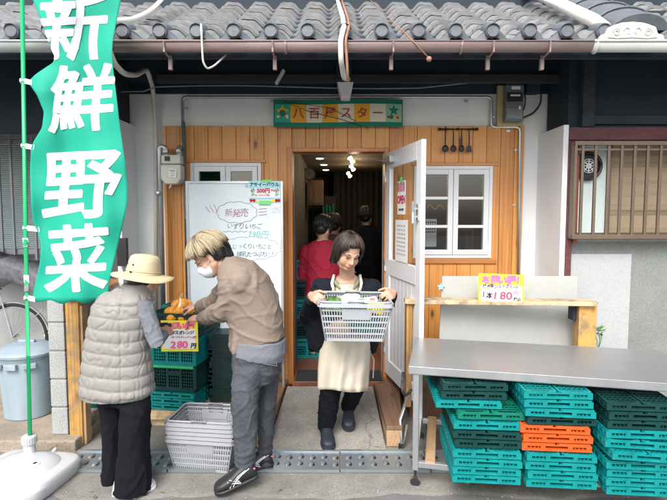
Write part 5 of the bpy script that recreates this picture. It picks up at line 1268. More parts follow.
for k in range(20): a = k * math.pi / 10; mb.box((lx.x + .0435 * math.cos(a), lx.y + .0435 * math.sin(a), .222), (.004, .006, .04), rz=a)
mb.build('socket_ribs', m_tank, bs, world=False)
# plastic bottle lying by drain
thing1('plastic_bottle', MB().tube([P(58, 449, 3.15) + Vector((0, 0, .03)), P(52, 456, 3.12) + Vector((0, 0, .02)), P(45, 463, 3.08) + Vector((0, 0, .015)), P(43, 466, 3.06) + Vector((0, 0, .012))], [.012, .03, .028, .016], 12), m_plastic, 'crumpled clear plastic bottle lying at the left end of the drain', 'bottle', smooth=True)
# bin
BX, BY = fx(22, 3.80), 3.80
bn_ = E('waste_bin', (BX, BY, .09), 'pale blue round lidded bin standing behind the flag stand', 'bin')
MB().lathe([(.165, 0), (.172, .006), (.19, .30), (.2, .46), (.208, .465), (.208, .49), (.2, .492)], (BX, BY, .092), 40).build('body', m_bin, bn_, smooth=40)
MB().lathe([(.20, .0), (.228, .004), (.232, .022), (.222, .034), (.19, .044), (.13, .075), (.06, .085), (.0, .086)], (BX, BY, .578), 40).build('lid', m_bin, bn_, smooth=40)
mb = MB(); mb.box((BX, BY, .672), (.13, .03, .02)); mb.box((BX - .05, BY, .66), (.02, .03, .03)); mb.box((BX + .05, BY, .66), (.02, .03, .03)); mb.build('lid_handle', m_bin, bn_, bevel=.006)
mb = MB()
for sx in (-1, 1): mb.box((BX + sx * .12, BY - .175, .52), (.09, .03, .04), rz=sx * .6)
mb.box((BX + .0, BY - .21, .52), (.09, .03, .045)); mb.build('handle', m_bin, bn_, bevel=.006)
# block pillar
pl_ = E('block_pillar', (fx(58, 3.4), 3.5, 0.09), 'slim grey concrete block pillar beside the blue bin', 'pillar')
x0_, x1_ = P(50, 380, 3.40).x, P(66, 380, 3.40).x; 
for k in range(7):
    z0_ = .095 + k * .204; MB().b2(x0_, x1_, 3.40, 3.60, z0_, z0_ + .192).build('block', m_block, pl_, bevel=.005)
MB().b2(x0_ + .006, x1_ - .006, 3.406, 3.594, .09, 1.50).build('mortar', M('mortar', (.22, .21, .2), .9, .1), pl_)
lr = E('wooden_rack', (fx(74, 3.4), 3.45, 0), 'weathered timber post and top board of the rack behind the green flag', 'rack')
MB().b2(P(67.5, 380, 3.4).x, P(80.5, 380, 3.4).x, 3.40, 3.49, .012, 1.06).build('post', m_post, lr, bevel=.006)
MB().b2(P(81.5, 380, 3.42).x, P(84.5, 380, 3.42).x, 3.42, 3.50, .012, 1.02).build('batten', m_deckl, lr, bevel=.003)
MB().bar((fx(76, 3.4), 3.38, 1.08), (fx(113, 4.3), 4.3, 1.08), .15, .035, up=(0, 0, 1)).build('top_board', m_trim, lr, bevel=.005)
# bicycle with cover
bk = E('bicycle', (-3.5, 4.90, .09), 'old bicycle under a grey cover behind the blue bin', 'bicycle')
def wheel(cx, cy, cz, r):
    o = MB().tube([(cx + r * math.cos(a), cy, cz + r * math.sin(a)) for a in [i * math.pi / 24 for i in range(49)]], .017, 8).build('wheel', m_tyre, bk, smooth=True)
    rm_ = MB().tube([(cx + (r - .022) * math.cos(a), cy, cz + (r - .022) * math.sin(a)) for a in [i * math.pi / 24 for i in range(49)]], .008, 6)
    for i in range(24): a = i * math.pi / 12; rm_.tube([(cx + .02 * math.cos(a + .5), cy, cz + .02 * math.sin(a + .5)), (cx + (r - .02) * math.cos(a), cy, cz + (r - .02) * math.sin(a))], .0014, 4)
    rm_.cyl((cx, cy - .04, cz), (cx, cy + .04, cz), .02, 10); rm_.build('rim', m_galv, o)
wx_ = fx(10, 4.90); wheel(wx_, 4.90, .43, .325); wheel(wx_ - 1.05, 4.90, .43, .325)
mb = MB(); mb.tube([(wx_, 4.86, .43), (wx_ - .15, 4.87, 1.0)], .012).tube([(wx_ - .12, 4.90, .92), (wx_ - .75, 4.90, .45), (wx_ - 1.05, 4.90, .43)], .016).tube([(wx_ - .75, 4.90, .45), (wx_ - .9, 4.90, .95)], .014)
mb.tube([(wx_ + .35 * math.cos(a), 4.90, .43 + .35 * math.sin(a)) for a in [.1 + i * .1 for i in range(24)]], .012, 6); mb.tube([(wx_ + .0, 4.85, .43), (wx_ + .33, 4.85, .72), (wx_ + .30, 4.85, .86)], .006, 6)
mb.build('frame', m_galv, bk)
def cov(u, v):
    x = -4.6 + (fx(48, 4.9) + 4.6) * u; top_ = 1.22 + .10 * math.sin(u * 3.1) - .10 * max(0, u - .55) * 2; y = 4.90 + (-.17 if v < .5 else .13) * math.sin(min(v, 1 - v) * math.pi) ** .5
    z = top_ - abs(v - .5) * 2 * (.30 + .04 * math.sin(u * 21)) ; y += .02 * math.sin(u * 37 + z * 14) + .012 * math.sin(u * 90 + z * 40)
    return Vector((x, y, z + .012 * math.sin(u * 50)))
V = [cov(i / 60, j / 16) for j in range(17) for i in range(61)]
MB().add(V, [(j * 61 + i, j * 61 + i + 1, (j + 1) * 61 + i + 1, (j + 1) * 61 + i) for j in range(16) for i in range(60)]).build('cover_sheet', m_cover, bk, solid=.003, smooth=True)
thing1('wall_plaque', MB().b2(fx(117, 4.1), fx(127, 4.1), 4.08, 4.12, fz(266, 4.1), fz(238, 4.1)), m_black, 'small black box with pale stripes on the wall beside the hat', 'box', bevel=.003)
# ================================================================== PEOPLE
def rot(yaw, pitch, roll=0):
    return (Matrix.Rotation(R(180 + yaw), 3, 'Z') @ Matrix.Rotation(R(-pitch), 3, 'X') @ Matrix.Rotation(R(roll), 3, 'Y'))
def head_prims(mb, c, m, s=1.0):
    c = Vector(c); q = lambda x, y, z: c + m @ (Vector((x, y, z)) * s)
    mb.ell(q(0, -.012, .03), (.073 * s, .092 * s, .086 * s), m, 20)
    mb.ell(q(0, .022, -.032), (.063 * s, .060 * s, .076 * s), m, 20)
    mb.ell(q(0, .056, -.082), (.030 * s, .024 * s, .022 * s), m)
    for a in (-1, 1):
        mb.ell(q(a * .034, .044, -.034), (.030 * s, .030 * s, .040 * s), m); mb.ell(q(a * .076, -.004, -.008), (.008 * s, .017 * s, .030 * s), m)
        mb.ell(q(a * .012, .090, -.030), .0085 * s); mb.chain([q(a * .012, .078, .020), q(a * .042, .068, .022)], [.011 * s, .009 * s], 8)
        mb.chain([q(a * .026, .036, -.076), q(a * .056, .004, -.045)], [.027 * s, .025 * s], 12)
    mb.chain([q(0, .080, .012), q(0, .094, -.012), q(0, .101, -.026)], [.009 * s, .010 * s, .0115 * s], 10)
    mb.ell(q(0, .078, -.055), (.026 * s, .014 * s, .014 * s), m)
def face(parent, c, m, s=1.0, hair=None, down=False, mouth=True):
    c = Vector(c); q = lambda x, y, z: c + m @ (Vector((x, y, z)) * s)
    for a in (-1, 1):
        if not down: e = MB(); e.ell(q(a * .031, .0700, -.001), (.0135 * s, .0085 * s, .0045 * s), m, 12); e.build('eye', M('eye_white_' + str(id(e)), (.55, .5, .48), .3, 0) if 0 else m_eyew, parent, smooth=True)
        e = MB(); e.ell(q(a * .031, .0738, -.0015), (.0055 * s, .0055 * s, (.0016 if down else .0042) * s), m, 10); e.build('iris', m_hairk, parent, smooth=True)
        e = MB(); e.tube([q(a * x, y, z) for x, y, z in ((.017, .0785, .000), (.025, .0800, .0035), (.034, .0780, .0035), (.045, .0705, -.001))], [.0010 * s, .0020 * s, .0020 * s, .0010 * s], 8); e.build('eyelid', m_hairb, parent, smooth=True)
        e = MB(); e.tube([q(a * x, y, z) for x, y, z in ((.014, .0835, .024), (.026, .0835, .029), (.045, .0715, .025))], [.0022 * s, .003 * s, .0012 * s], 8); e.build('eyebrow', hair or m_hairb, parent, smooth=True)
    if mouth:
        e = MB(); e.ell(q(0, .0885, -.0515), (.019 * s, .006 * s, .0042 * s), m, 12); e.ell(q(0, .0875, -.0585), (.016 * s, .006 * s, .0050 * s), m, 12); e.build('lips', m_lip, parent, smooth=True)
def hand(mb, wr, d, n_, side, curl=(.3, .5, .5), spread=.06, s=1.0):
    wr = Vector(wr); d = Vector(d).normalized(); n_ = Vector(n_); n_ = (n_ - d * n_.dot(d)).normalized(); t = d.cross(n_).normalized() * side    # t = towards the thumb
    mb.rings([(wr - d * .02, t * .024 * s, n_ * .019 * s), (wr, t * .026 * s, n_ * .018 * s), (wr + d * .03 * s, t * .037 * s, n_ * .017 * s), (wr + d * .06 * s, t * .041 * s, n_ * .015 * s), (wr + d * .082 * s, t * .039 * s, n_ * .012 * s), (wr + d * .09 * s, t * .034 * s, n_ * .008 * s)], 18)
    for k, (o, L_) in enumerate(((.030, .070), (.0105, .079), (-.0095, .073), (-.0285, .057))):
        p = wr + d * (.080 - .004 * abs(k - 1)) * s + t * o * s; a = 0; pts = [p - d * .012 * s, p]; dirp = d + t * spread * (1.5 - k) * .8
        dirp.normalize(); cur = 0
        for q in range(3):
            cur += curl[q] * (1 + .08 * k); v = dirp * math.cos(cur) + n_ * math.sin(cur); p = p + v * L_ * (.42, .32, .26)[q] * s; pts.append(p)
        mb.chain(pts, [.0092 * s, .0092 * s, .0085 * s, .0078 * s, .0068 * s], 10)
    p = wr + d * .022 * s + t * .028 * s; v = (d * .62 + t * .7 + n_ * .35).normalized(); v2 = (d * .85 + t * .25 + n_ * .5).normalized()
    mb.chain([p, p + v * .034 * s, p + v * .034 * s + v2 * .030 * s, p + v * .034 * s + v2 * .052 * s], [.014 * s, .0115 * s, .0100 * s, .0082 * s], 10)
m_eyew = M('eye_white', (.5, .46, .44), .35, 0, bump=0)
def shoe(parent, heel, toe, mu, ms, s=1.0, h=1.0, lift=0):
    heel = Vector(heel); toe = Vector(toe); d = (toe - heel); L_ = d.length; d.normalize(); side = d.cross(Vector((0, 0, 1))).normalized(); up = side.cross(d).normalized()
    prof = [(0, .020, .045), (.03, .030, .075), (.12, .035, .092), (.28, .036, .094), (.42, .038, .080), (.55, .042, .066), (.70, .046, .056), (.84, .044, .048), (.94, .034, .040), (.99, .018, .028)]
    mb = MB(); mb.rings([(heel + d * (t * L_) + up * (.012 + hh * h / 2), side * w_ * s, up * (hh * h / 2), .8) for t, w_, hh in prof], 24)
    o = mb.build('shoe', mu, parent, smooth=True)
    mb = MB(); mb.rings([(heel + d * (-.015 * L_ + t * L_ * 1.03) + up * .013, side * (w_ + .004) * s, up * .013, .6) for t, w_, hh in prof], 24); mb.build('sole', ms, o, smooth=50)
    mb = MB()
    for t in (.40, .47, .54, .61):
        c = heel + d * (t * L_) + up * (.014 + (.082 - (t - .4) * .12) * h); mb.tube([c - side * .016 - up * .003, c + up * .002, c + side * .016 - up * .003], .0028, 6)
    mb.build('laces', ms, o)
    return o, heel, d, side, up, L_
def strands(parent, c, m, s, mats, n, top, lenf, rad=(.098, .115, .108), cen=(0, -.014, .028), thick=.0045, seed=1, nm='hair', crown=(0, -.03), curlin=.02, outw=1.0, skip=None):
    g = random.Random(seed); c = Vector(c); mbs = [MB() for _ in mats]
    for i in range(n):
        az = 2 * math.pi * (i + g.random()) / n   # azimuth, 0 = right, pi/2 = front
        Lf = lenf(az)      # polar angle end (radians from the crown)
        if Lf <= .1: continue
        pts = []; k = 7; j = g.uniform(-.16, .16); st_ = g.uniform(.0, .35); rr = g.uniform(.96, 1.06); Lf *= g.uniform(.90, 1.05)
        for q in range(k + 1):
            t = q / k; pol = st_ + (Lf - st_) * t; a = az + j * t
            if pol < 1.75: v = Vector((rad[0] * math.sin(pol) * math.cos(a), rad[1] * math.sin(pol) * math.sin(a), rad[2] * math.cos(pol))) * rr
            else:
                e = pol - 1.75; v = Vector((rad[0] * math.sin(1.75) * math.cos(a), rad[1] * math.sin(1.75) * math.sin(a), rad[2] * math.cos(1.75) - e * rad[2])) * rr; kk = 1 - curlin * e * 3; v.x *= kk; v.y *= kk
            pts.append(c + m @ ((Vector(cen) + v) * s))
        th = thick * g.uniform(.7, 1.3)
        mi = 0 if len(mats) == 1 else g.choices(range(len(mats)), weights=[w_ for _, w_ in mats])[0] if isinstance(mats[0], tuple) else 0
        mbs[mi].tube(pts, [th * .7] + [th] * (k - 2) + [th * .8, th * .25], 6)
    for mb, mt in zip(mbs, mats):
        mt = mt[0] if isinstance(mt, tuple) else mt
        if mb.v: mb.build('hair_locks', mt, parent, smooth=True)
def cap(parent, c, m, s, mat, prims, vox=.006):
    c = Vector(c); mb = MB()
    for p, r in prims: mb.ell(c + m @ (Vector(p) * s), tuple(x * s for x in r), m, 20)
    return mb.remesh('hair', mat, parent, vox, 3)
def person(name_loc, label, body, mat=m_skin, vox=.005, group=None):
    o = body.remesh('person', mat, None, vox, 8, origin=Vector(name_loc)); return setp(o, label, 'person', group)
def axis_rings(mb, rows, n=26, e=.85):    # rows: (px, py, Y, half width px, half depth m) along a bent spine
    cs = [P(r_[0], r_[1], r_[2]) for r_ in rows]; rg = []
    for i, r_ in enumerate(rows):
        d = (cs[min(i + 1, len(cs) - 1)] - cs[max(0, i - 1)]).normalized(); yv = Vector((0, 1, 0)); a = d.cross(yv).normalized(); b = a.cross(d).normalized()
        rg.append((cs[i], a * r_[3] * r_[2] / FPX, b * r_[4], e))
    return mb.rings(rg, n)
def shr(rows, k=3, d=.02): return [(r_[0] + k, r_[1] - k, r_[2], r_[3], max(.03, r_[4] - d)) for r_ in rows]

# ------------------------------------------------------------------ woman in the apron, walking out with the basket
TY = 3.50
hc = P(348, 252.5, 3.34); hm = rot(20, 27, -7); hs_w = 1.06
tor = [(338, 356, 270, 3.42, .055), (331, 363, 277, 3.45, .07), (321, 371, 284, 3.47, .09), (318, 374, 296, 3.48, .11), (321, 372, 315, 3.49, .115), (323, 371, 332, 3.50, .115), (321, 373, 348, 3.51, .12), (324, 370, 358, 3.51, .11)]
b = MB(); head_prims(b, hc, hm, hs_w); b.chain([P(347, 262, 3.40), P(347, 283, 3.46)], [.052, .058])
b.sil(shr(tor, 5, .03)[1:]); b.ell(P(346.5, 284, 3.43), (.085, .045, .050)); b.ell(P(347, 279, 3.455), (.085, .045, .04))
hipL, hipR = P(336, 352, 3.50), P(358, 352, 3.53); kL, kR = P(330, 392, 3.42), P(354, 392, 3.60); aL, aR = Vector((-.052, 3.50, .12)), Vector((.115, 3.70, .17))
b.chain([hipL, kL, aL], [.07, .05, .034]); b.chain([hipR, kR, aR], [.07, .05, .034])
for a_, t_ in ((aL, Vector((-.04, 3.36, .04))), (aR, Vector((.115, 3.57, .085)))): b.chain([a_, t_], [.032, .024])
shL, shR = P(321, 288, 3.47), P(372, 288, 3.47); eL, eR = P(307, 320, 3.42), P(381, 316, 3.42); wL, wR = P(313, 303, 3.24), P(386, 299, 3.27)
rimL = wbk.location + Vector((-.222, -.03, .238)); rimR = wbk.location + Vector((.222, 0, .245))
wL = rimL + Vector((-.050, .085, .015)); wR = rimR + Vector((.045, .085, .02))
b.chain([shL, eL, wL], [.045, .036, .026]); b.chain([shR, eR, wR], [.045, .036, .026])
hand(b, wL, Vector((.38, -.90, .0)), Vector((.75, .1, -.65)), 1, (.55, .75, .6)); hand(b, wR, Vector((-.38, -.90, .0)), Vector((-.75, .1, -.65)), -1, (.6, .75, .6))
pw = person(Vector((.03, 3.5, .03)), 'woman in cream apron and open navy jacket walking out with a basket of groceries', b)
face(pw, hc, hm, hs_w, down=True)
cap(pw, hc, hm, hs_w, m_hairb, [((0, -.030, .050), (.086, .093, .084)), ((-.064, -.020, -.022), (.030, .058, .078)), ((.064, -.020, -.022), (.030, .058, .078)), ((0, -.070, -.01), (.075, .045, .075)), ((0, .034, .086), (.062, .045, .030))])
def lw(az):
    f = math.sin(az); a = abs(math.degrees(math.atan2(math.cos(az), math.sin(az))))   # 0 front .. 180 back
    sd_ = math.cos(az)
    if a < 34: return .95 + .34 * sd_
    if a < 62: return 1.18 + (a - 34) * .018 + .1 * sd_
    if a < 78: return 2.4
    return 2.62 + .12 * math.cos(az)
strands(pw, hc, hm, hs_w, [(m_hairb, 4), (M('hair_brown', (.075, .04, .028), .4, .2), 1)], 760, 0, lw, rad=(.093, .108, .102), seed=3, thick=.0033)
gf = random.Random(8); fy = MB()     # loose strands
for i in range(70):
    az = gf.uniform(0, 6.28); st0 = gf.uniform(.3, 1.4); L0 = gf.uniform(.4, .9); pts = []
    if math.sin(az) > .75: continue
    for q_ in range(6):
        pol = st0 + L0 * q_ / 5; rr = 1.04 + .10 * (q_ / 5) ** 2 * gf.random(); v = Vector((.093 * math.sin(min(pol, 1.7)) * math.cos(az), .108 * math.sin(min(pol, 1.7)) * math.sin(az), .102 * math.cos(pol))) * rr; pts.append(hc + hm @ ((Vector((0, -.014, .028)) + v) * hs_w))
    fy.tube(pts, .0009, 4)
fy.build('loose_strands', m_hairb, pw)
# clothes
o = MB().sil([(331, 363, 281, 3.49, .06), (321, 371, 285.5, 3.48, .085)] + tor[3:]).remesh('olive_top', m_olive, pw, .008, 3)
MB().tube([P(333, 277, 3.46), P(336, 283, 3.40), P(341, 289, 3.375), P(347, 294, 3.365), P(353, 289, 3.375), P(357, 283, 3.40), P(360, 276, 3.46)], [.012, .017, .014, .010, .014, .017, .012], 10).build('collar', m_olive, pw, smooth=True)
jk = MB()
jk.sil([(322, 338, 279, 3.48, .07), (315, 336, 285, 3.48, .10), (308, 333, 300, 3.47, .125), (305, 331, 322, 3.47, .125), (307, 328, 344, 3.48, .10), (310, 326, 350, 3.48, .06)])
jk.sil([(358, 372, 280, 3.48, .07), (360, 377, 286, 3.48, .10), (363, 379, 300, 3.47, .12), (364, 380, 322, 3.48, .12), (364, 377, 346, 3.50, .09), (366, 375, 352, 3.50, .05)])
jk.sil([(323, 370, 279, 3.54, .06), (316, 377, 290, 3.56, .08), (314, 378, 320, 3.57, .09), (316, 376, 352, 3.57, .08)])
jk.chain([shL, eL, eL.lerp(wL, .86)], [.072, .062, .043], 18); jk.chain([shR, eR, eR.lerp(wR, .86)], [.072, .060, .043], 18)
jk.remesh('navy_jacket', m_jack, pw, .008, 3, folds(.012, 9, (1, 1, .7), 2))
MB().tube([P(333, 277, 3.44), P(331, 289, 3.385), P(332, 306, 3.36), P(331, 330, 3.36)], [.014, .016, .014, .012], 10).tube([P(360, 277, 3.44), P(364, 289, 3.385), P(364, 306, 3.37), P(366, 330, 3.37)], [.014, .016, .014, .012], 10).build('jacket_lapel', m_jack, pw, smooth=True)
# apron: curved cloth
AR = [(332, 361.5, 284.5, 3.352), (331.5, 362, 291, 3.34), (331, 363, 297, 3.335), (330, 365, 306, 3.33), (326, 369, 318, 3.33), (322, 371, 334, 3.32), (319, 371, 350, 3.30), (317.5, 370, 370, 3.275), (317.5, 368.5, 391, 3.26)]
V = []; nx = 40; rows = []
for k in range(len(AR) - 1):
    for q in range(5): t = q / 5; rows.append([AR[k][i] * (1 - t) + AR[k + 1][i] * t for i in range(4)])
rows.append(list(AR[-1]))
for j, (xl, xr, y, Y) in enumerate(rows):
    low = max(0, (y - 330) / 60)
    for i in range(nx + 1):
        u = i / nx * 2 - 1; x = (xl + xr) / 2 + (xr - xl) / 2 * u; dep = .105 * u * u * (1 + .2 * low) + low * (.016 * math.sin(u * 7 + 1 + y * .03) + .008 * math.sin(u * 15 + y * .05)) + .004 * math.sin(u * 9 + y * .3); V.append(P(x, y + (1.5 * math.sin(u * 3 + .4) if j == len(rows) - 1 else 0), Y + dep))
ap = MB().add(V, [(j * (nx + 1) + i, j * (nx + 1) + i + 1, (j + 1) * (nx + 1) + i + 1, (j + 1) * (nx + 1) + i) for j in range(len(rows) - 1) for i in range(nx)]).build('apron', m_apron, pw, solid=.004, smooth=True)
MB().tube([P(333.5, 292, 3.37), P(332, 283, 3.385), P(334, 275, 3.42)], [.012, .011, .01], 8).build('apron_strap', m_apron, ap, smooth=True); MB().tube([P(359.5, 292, 3.37), P(361.5, 283, 3.39), P(360, 275, 3.43)], [.012, .011, .01], 8).build('apron_strap', m_apron, ap, smooth=True)
MB().tube([P(353, 293, 3.325), P(353.5, 296, 3.32)], .006, 8).build('apron_badge', m_lip, ap)
MB().tube([P(369, 350, 3.42), P(374, 360, 3.46), P(373, 378, 3.47)], [.004, .006, .004], 6).build('apron_tie', m_apron, ap)
tr = MB(); tr.chain([hipL, kL, aL + Vector((0, 0, .0))], [.092, .074, .062], 20); tr.chain([hipR, kR, aR + Vector((0, 0, .02))], [.092, .072, .058], 20); tr.sil([(323, 371, 340, 3.51, .125), (323, 372, 356, 3.51, .12), (330, 366, 366, 3.51, .10)])
tr.remesh('trousers', m_trou, pw, .009, 2, folds(.012, 10, (1, 1, .6), 4))
shoe(pw, (-.058, 3.55, .035), (-.032, 3.305, .022), m_shoe, m_shoe, 1.08, 1.05); shoe(pw, (.118, 3.765, .10), (.112, 3.53, .062), m_shoe, m_shoe, 1.05, 1.05)

# ------------------------------------------------------------------ woman in the hat and quilted vest, seen from behind
hc = P(146, 277, 2.98); hm = rot(140, 20, 0)      # faces right and away
b = MB(); head_prims(b, hc, hm, 1.0); b.chain([hc + Vector((-.02, -.03, -.03)), P(134, 300, 2.94)], [.05, .055])
vrows = [(118, 150, 287, 2.95, .075), (108, 152, 292, 2.95, .09), (97, 153, 300, 2.94, .115), (91, 151, 315, 2.93, .125), (87, 149, 335, 2.93, .13), (84, 150, 355, 2.93, .135), (82, 153, 375, 2.93, .145), (80.5, 154.5, 390, 2.93, .155), (84, 152, 396, 2.93, .145)]
b.sil(shr(vrows[:-3], 8, .035))
b.ell(P(118, 378, 2.94), (.15, .09, .09)); b.chain([P(110, 385, 2.97), P(112, 435, 2.97), P(114, 478, 2.97)], [.055, .05, .035]); b.chain([P(134, 385, 2.92), P(134, 435, 2.87), P(130, 484, 2.83)], [.058, .055, .035])
b.chain([P(130, 484, 2.83), P(143, 487, 2.86)], [.03, .022]); b.chain([P(114, 478, 2.97), P(126, 480, 3.0)], [.03, .022])
sh_, el_, wr_ = P(144, 303, 2.90), P(157, 343, 2.86), P(163.5, 334, 3.10)
b.chain([sh_ + Vector((-.02, .02, 0)), el_, wr_], [.035, .032, .026]); hand(b, wr_, Vector((.12, .9, .15)), Vector((-.5, .1, -.6)), 1, (.35, .5, .4))
sh2, el2, wr2 = P(104, 303, 3.02), P(108, 342, 3.14), P(133, 330, 3.28)
b.chain([sh2, el2, wr2], [.045, .038, .026]); hand(b, wr2, Vector((.4, .9, .1)), Vector((.5, -.1, -.6)), -1, (.35, .5, .4))
pa = person(Vector((-1.22, 2.88, 0)), 'woman in cream bucket hat and grey quilted vest seen from behind at the crates', b)
face(pa, hc, hm, 1.0)
cap(pa, hc, hm, 1.0, m_hairk, [((0, -.025, .03), (.082, .095, .088)), ((0, -.06, -.03), (.062, .045, .055)), ((-.06, -.02, -.015), (.022, .04, .04)), ((.06, -.02, -.015), (.022, .04, .04))])
# hat: crown and brim
ht = MB(); hx = (hm @ Vector((0, 1, 0))); ax = (Vector((.13, .05, 1))).normalized(); ux = ax.cross(Vector((0, 1, 0))).normalized() * -1; uy = ax.cross(ux).normalized()
base = P(143.5, 273.5, 2.97); 
def hr(h, r1, r2): return (base + ax * h, ux * r1, uy * r2, .95)
ht.rings([hr(-.006, .100, .110), hr(.03, .097, .106), hr(.075, .090, .098), hr(.100, .082, .09), hr(.112, .066, .074), hr(.118, .03, .035)], 36)
hat = ht.build('hat_crown', m_hat, pa, smooth=60, bevel=.003)
V = []; n = 48
for k, (rr, dz) in enumerate(((.092, .004), (.12, -.006), (.15, -.016), (.182, -.022))):
    for i in range(n):
        a = 2 * math.pi * i / n; V.append(base + ax * (dz + (.010 * math.sin(a * 2 + 1) + .006 * math.sin(a * 3)) * k / 3) + ux * rr * math.cos(a) + uy * rr * 1.05 * math.sin(a))
MB().add(V, [(k * n + i, k * n + (i + 1) % n, (k + 1) * n + (i + 1) % n, (k + 1) * n + i) for k in range(3) for i in range(n)]).build('hat_brim', m_hat, hat, solid=.004, smooth=True)
for a in (-1.9, -2.5): 
    q = base + ax * .055 + ux * .094 * math.cos(a) + uy * .104 * math.sin(a); MB().ell(q, .006, n=8).build('eyelet', m_black, hat, smooth=True)
q = base + ax * .012 + ux * .1 * math.cos(-1.95) + uy * .110 * math.sin(-1.95); MB().ell(q, (.010, .006, .007)).build('cord_lock', m_black, hat, smooth=True)
MB().tube([base + ax * .018 + ux * .1005 * math.cos(i * .2) + uy * .1105 * math.sin(i * .2) for i in range(32)], .0022, 6).build('hat_band', M('hat_seam', (.5, .42, .26), .8), hat)
# sleeves, vest, trousers
def puff(co, nr):
    z = co[:, 2] + .012 * np.sin(co[:, 0] * 9) + .006 * nz(co, 12, 3); a = np.abs(np.sin(z * math.pi / .071)) ** .42
    seam = np.exp(-((co[:, 0] - (-1.22 - .02)) / .006) ** 2) * (nr[:, 1] < -.3)
    w_ = ridge(co, 20, 9, (1, 1, .5)); return co + nr * ((a - .75) * .0105 - w_ * .006 * a - seam * .006)[:, None]
v = MB(); v.sil(vrows, 36); v.chain([P(108, 300, 2.98), P(100, 312, 2.98)], [.055, .06]); v.remesh('quilted_vest', m_vest, pa, .0065, 3, puff)
cl = MB(); cl.rings([(P(134, 296, 2.95), (.115, 0, .0), (0, .10, 0)), (P(136, 288, 2.955), (.095, 0, .0), (0, .088, 0)), (P(138, 283, 2.96), (.088, 0, 0), (0, .080, 0))], 30); cl.remesh('vest_collar', m_vest, pa, .008, 3)
sl = MB(); sl.chain([sh_ + Vector((-.03, 0, .01)), sh_ + Vector((.0, 0, -.02)), el_, el_.lerp(wr_, .85)], [.050, .056, .046, .036], 18); sl.chain([sh2, el2, el2.lerp(wr2, .85)], [.055, .048, .038], 18)
sl.remesh('grey_sleeves', m_greyk, pa, .008, 3, folds(.008, 13, (1, 1, 1), 8))
t = MB(); t.sil([(106, 146, 380, 2.93, .085), (101, 149, 392, 2.93, .095), (99, 151, 402, 2.92, .105)]); t.sil([(119, 150, 396, 2.91, .09), (121, 150, 420, 2.88, .10), (119, 149, 445, 2.86, .10), (116, 151, 468, 2.84, .105), (113, 152, 490, 2.83, .11)], 26, 1)
t.sil([(99, 127, 396, 2.96, .10), (101, 126, 420, 2.97, .09), (103, 125, 450, 2.97, .085), (103, 126, 485, 2.97, .09)], 26, 1)
t.remesh('trousers', m_trou, pa, .009, 3, folds(.012, 7, (1, 1, .35), 12))
shoe(pa, (-1.31, 2.80, 0.0), (-1.085, 2.885, 0.0), m_shoeg, m_shoew, 1.1, .85); shoe(pa, (-1.40, 2.97, 0.0), (-1.19, 3.05, 0.0), m_shoeg, m_shoew, 1.0, .85)
q = P(162, 325, 3.2); ph = MB().box(q, (.07, .01, .03), rz=.3); thing1('phone', ph, m_black, 'small black phone held by the woman in the hat', 'phone', bevel=.003)

# ------------------------------------------------------------------ man with blond hair bending over the crates
hc = P(210.5, 257, 3.02); hm = rot(-80, 40, 4); hs_m = 1.08
sp_ = [(260, 352, 3.02, 24, .15), (260, 340, 3.02, 25, .16), (257, 322, 3.02, 27, .165), (251, 304, 3.02, 28, .175), (244, 288, 3.02, 27, .19), (236, 275, 3.02, 22, .19), (228, 267, 3.02, 14, .11), (222, 263, 3.02, 9, .06)]
b = MB(); head_prims(b, hc, hm, hs_m); b.chain([hc + Vector((.03, 0, -.02)), P(230, 270, 3.02)], [.055, .062])
axis_rings(b, [(r_[0], r_[1], r_[2], r_[3] - 6, r_[4] - .035) for r_ in sp_[:-1]])
nh, nk, na = P(254, 352, 2.95), P(245, 405, 2.90), P(247, 465, 2.89); fh, fk, fa = P(264, 352, 3.10), P(267, 405, 3.10), P(264, 458, 3.10)
b.chain([nh, nk, na], [.065, .05, .036]); b.chain([fh, fk, fa], [.065, .05, .036])
s1, e1, w1 = P(236, 282, 2.86), P(223, 311, 2.95), P(201, 319, 3.32); s2, e2, w2 = P(232, 284, 3.19), P(214, 304, 3.36), P(198, 307, 3.58)
b.chain([s1 + Vector((.02, .06, 0)), e1, w1], [.04, .036, .027]); b.chain([s2, e2, w2], [.05, .04, .028])
hand(b, w1, Vector((-.9, .4, .0)), Vector((.1, .3, -.9)), -1, (.35, .5, .5)); hand(b, w2, Vector((-.95, .35, -.05)), Vector((.1, .2, -.95)), 1, (.35, .5, .5))
for a_, t_ in ((na, P(226, 484, 2.84)), (fa, P(252, 468, 3.04))): b.chain([a_, t_], [.035, .026])
pm = person(Vector((-.5, 3.0, 0)), 'young man with blond hair and white mask bending over the crates in a taupe jacket', b)
face(pm, hc, hm, hs_m, m_hairk, mouth=False)
q = lambda x, y, z: hc + hm @ (Vector((x, y, z)) * hs_m)
mk = MB(); mk.ell(q(0, .040, -.048), (.064 * hs_m, .066 * hs_m, .054 * hs_m), hm, 24); mk.ell(q(0, .078, -.028), (.032 * hs_m, .035 * hs_m, .032 * hs_m), hm, 18); mko = mk.remesh('face_mask', m_mask, pm, .005, 4)
MB().tube([q(-.058, .05, -.03), q(-.074, .02, -.018), q(-.079, -.006, -.005)], .002, 6).tube([q(.058, .05, -.03), q(.074, .02, -.018), q(.079, -.006, -.005)], .002, 6).tube([q(-.058, .04, -.065), q(-.072, .015, -.04), q(-.079, -.008, -.02)], .002, 6).tube([q(.058, .04, -.065), q(.072, .015, -.04), q(.079, -.008, -.02)], .002, 6).build('ear_loop', m_mask, mko)
cap(pm, hc, hm, hs_m, m_hairk, [((0, -.030, .045), (.086, .098, .088)), ((-.062, -.045, -.0), (.026, .045, .055)), ((.062, -.045, -.0), (.026, .045, .055)), ((0, -.085, -.03), (.062, .035, .065)), ((0, .030, .08), (.066, .05, .034))])
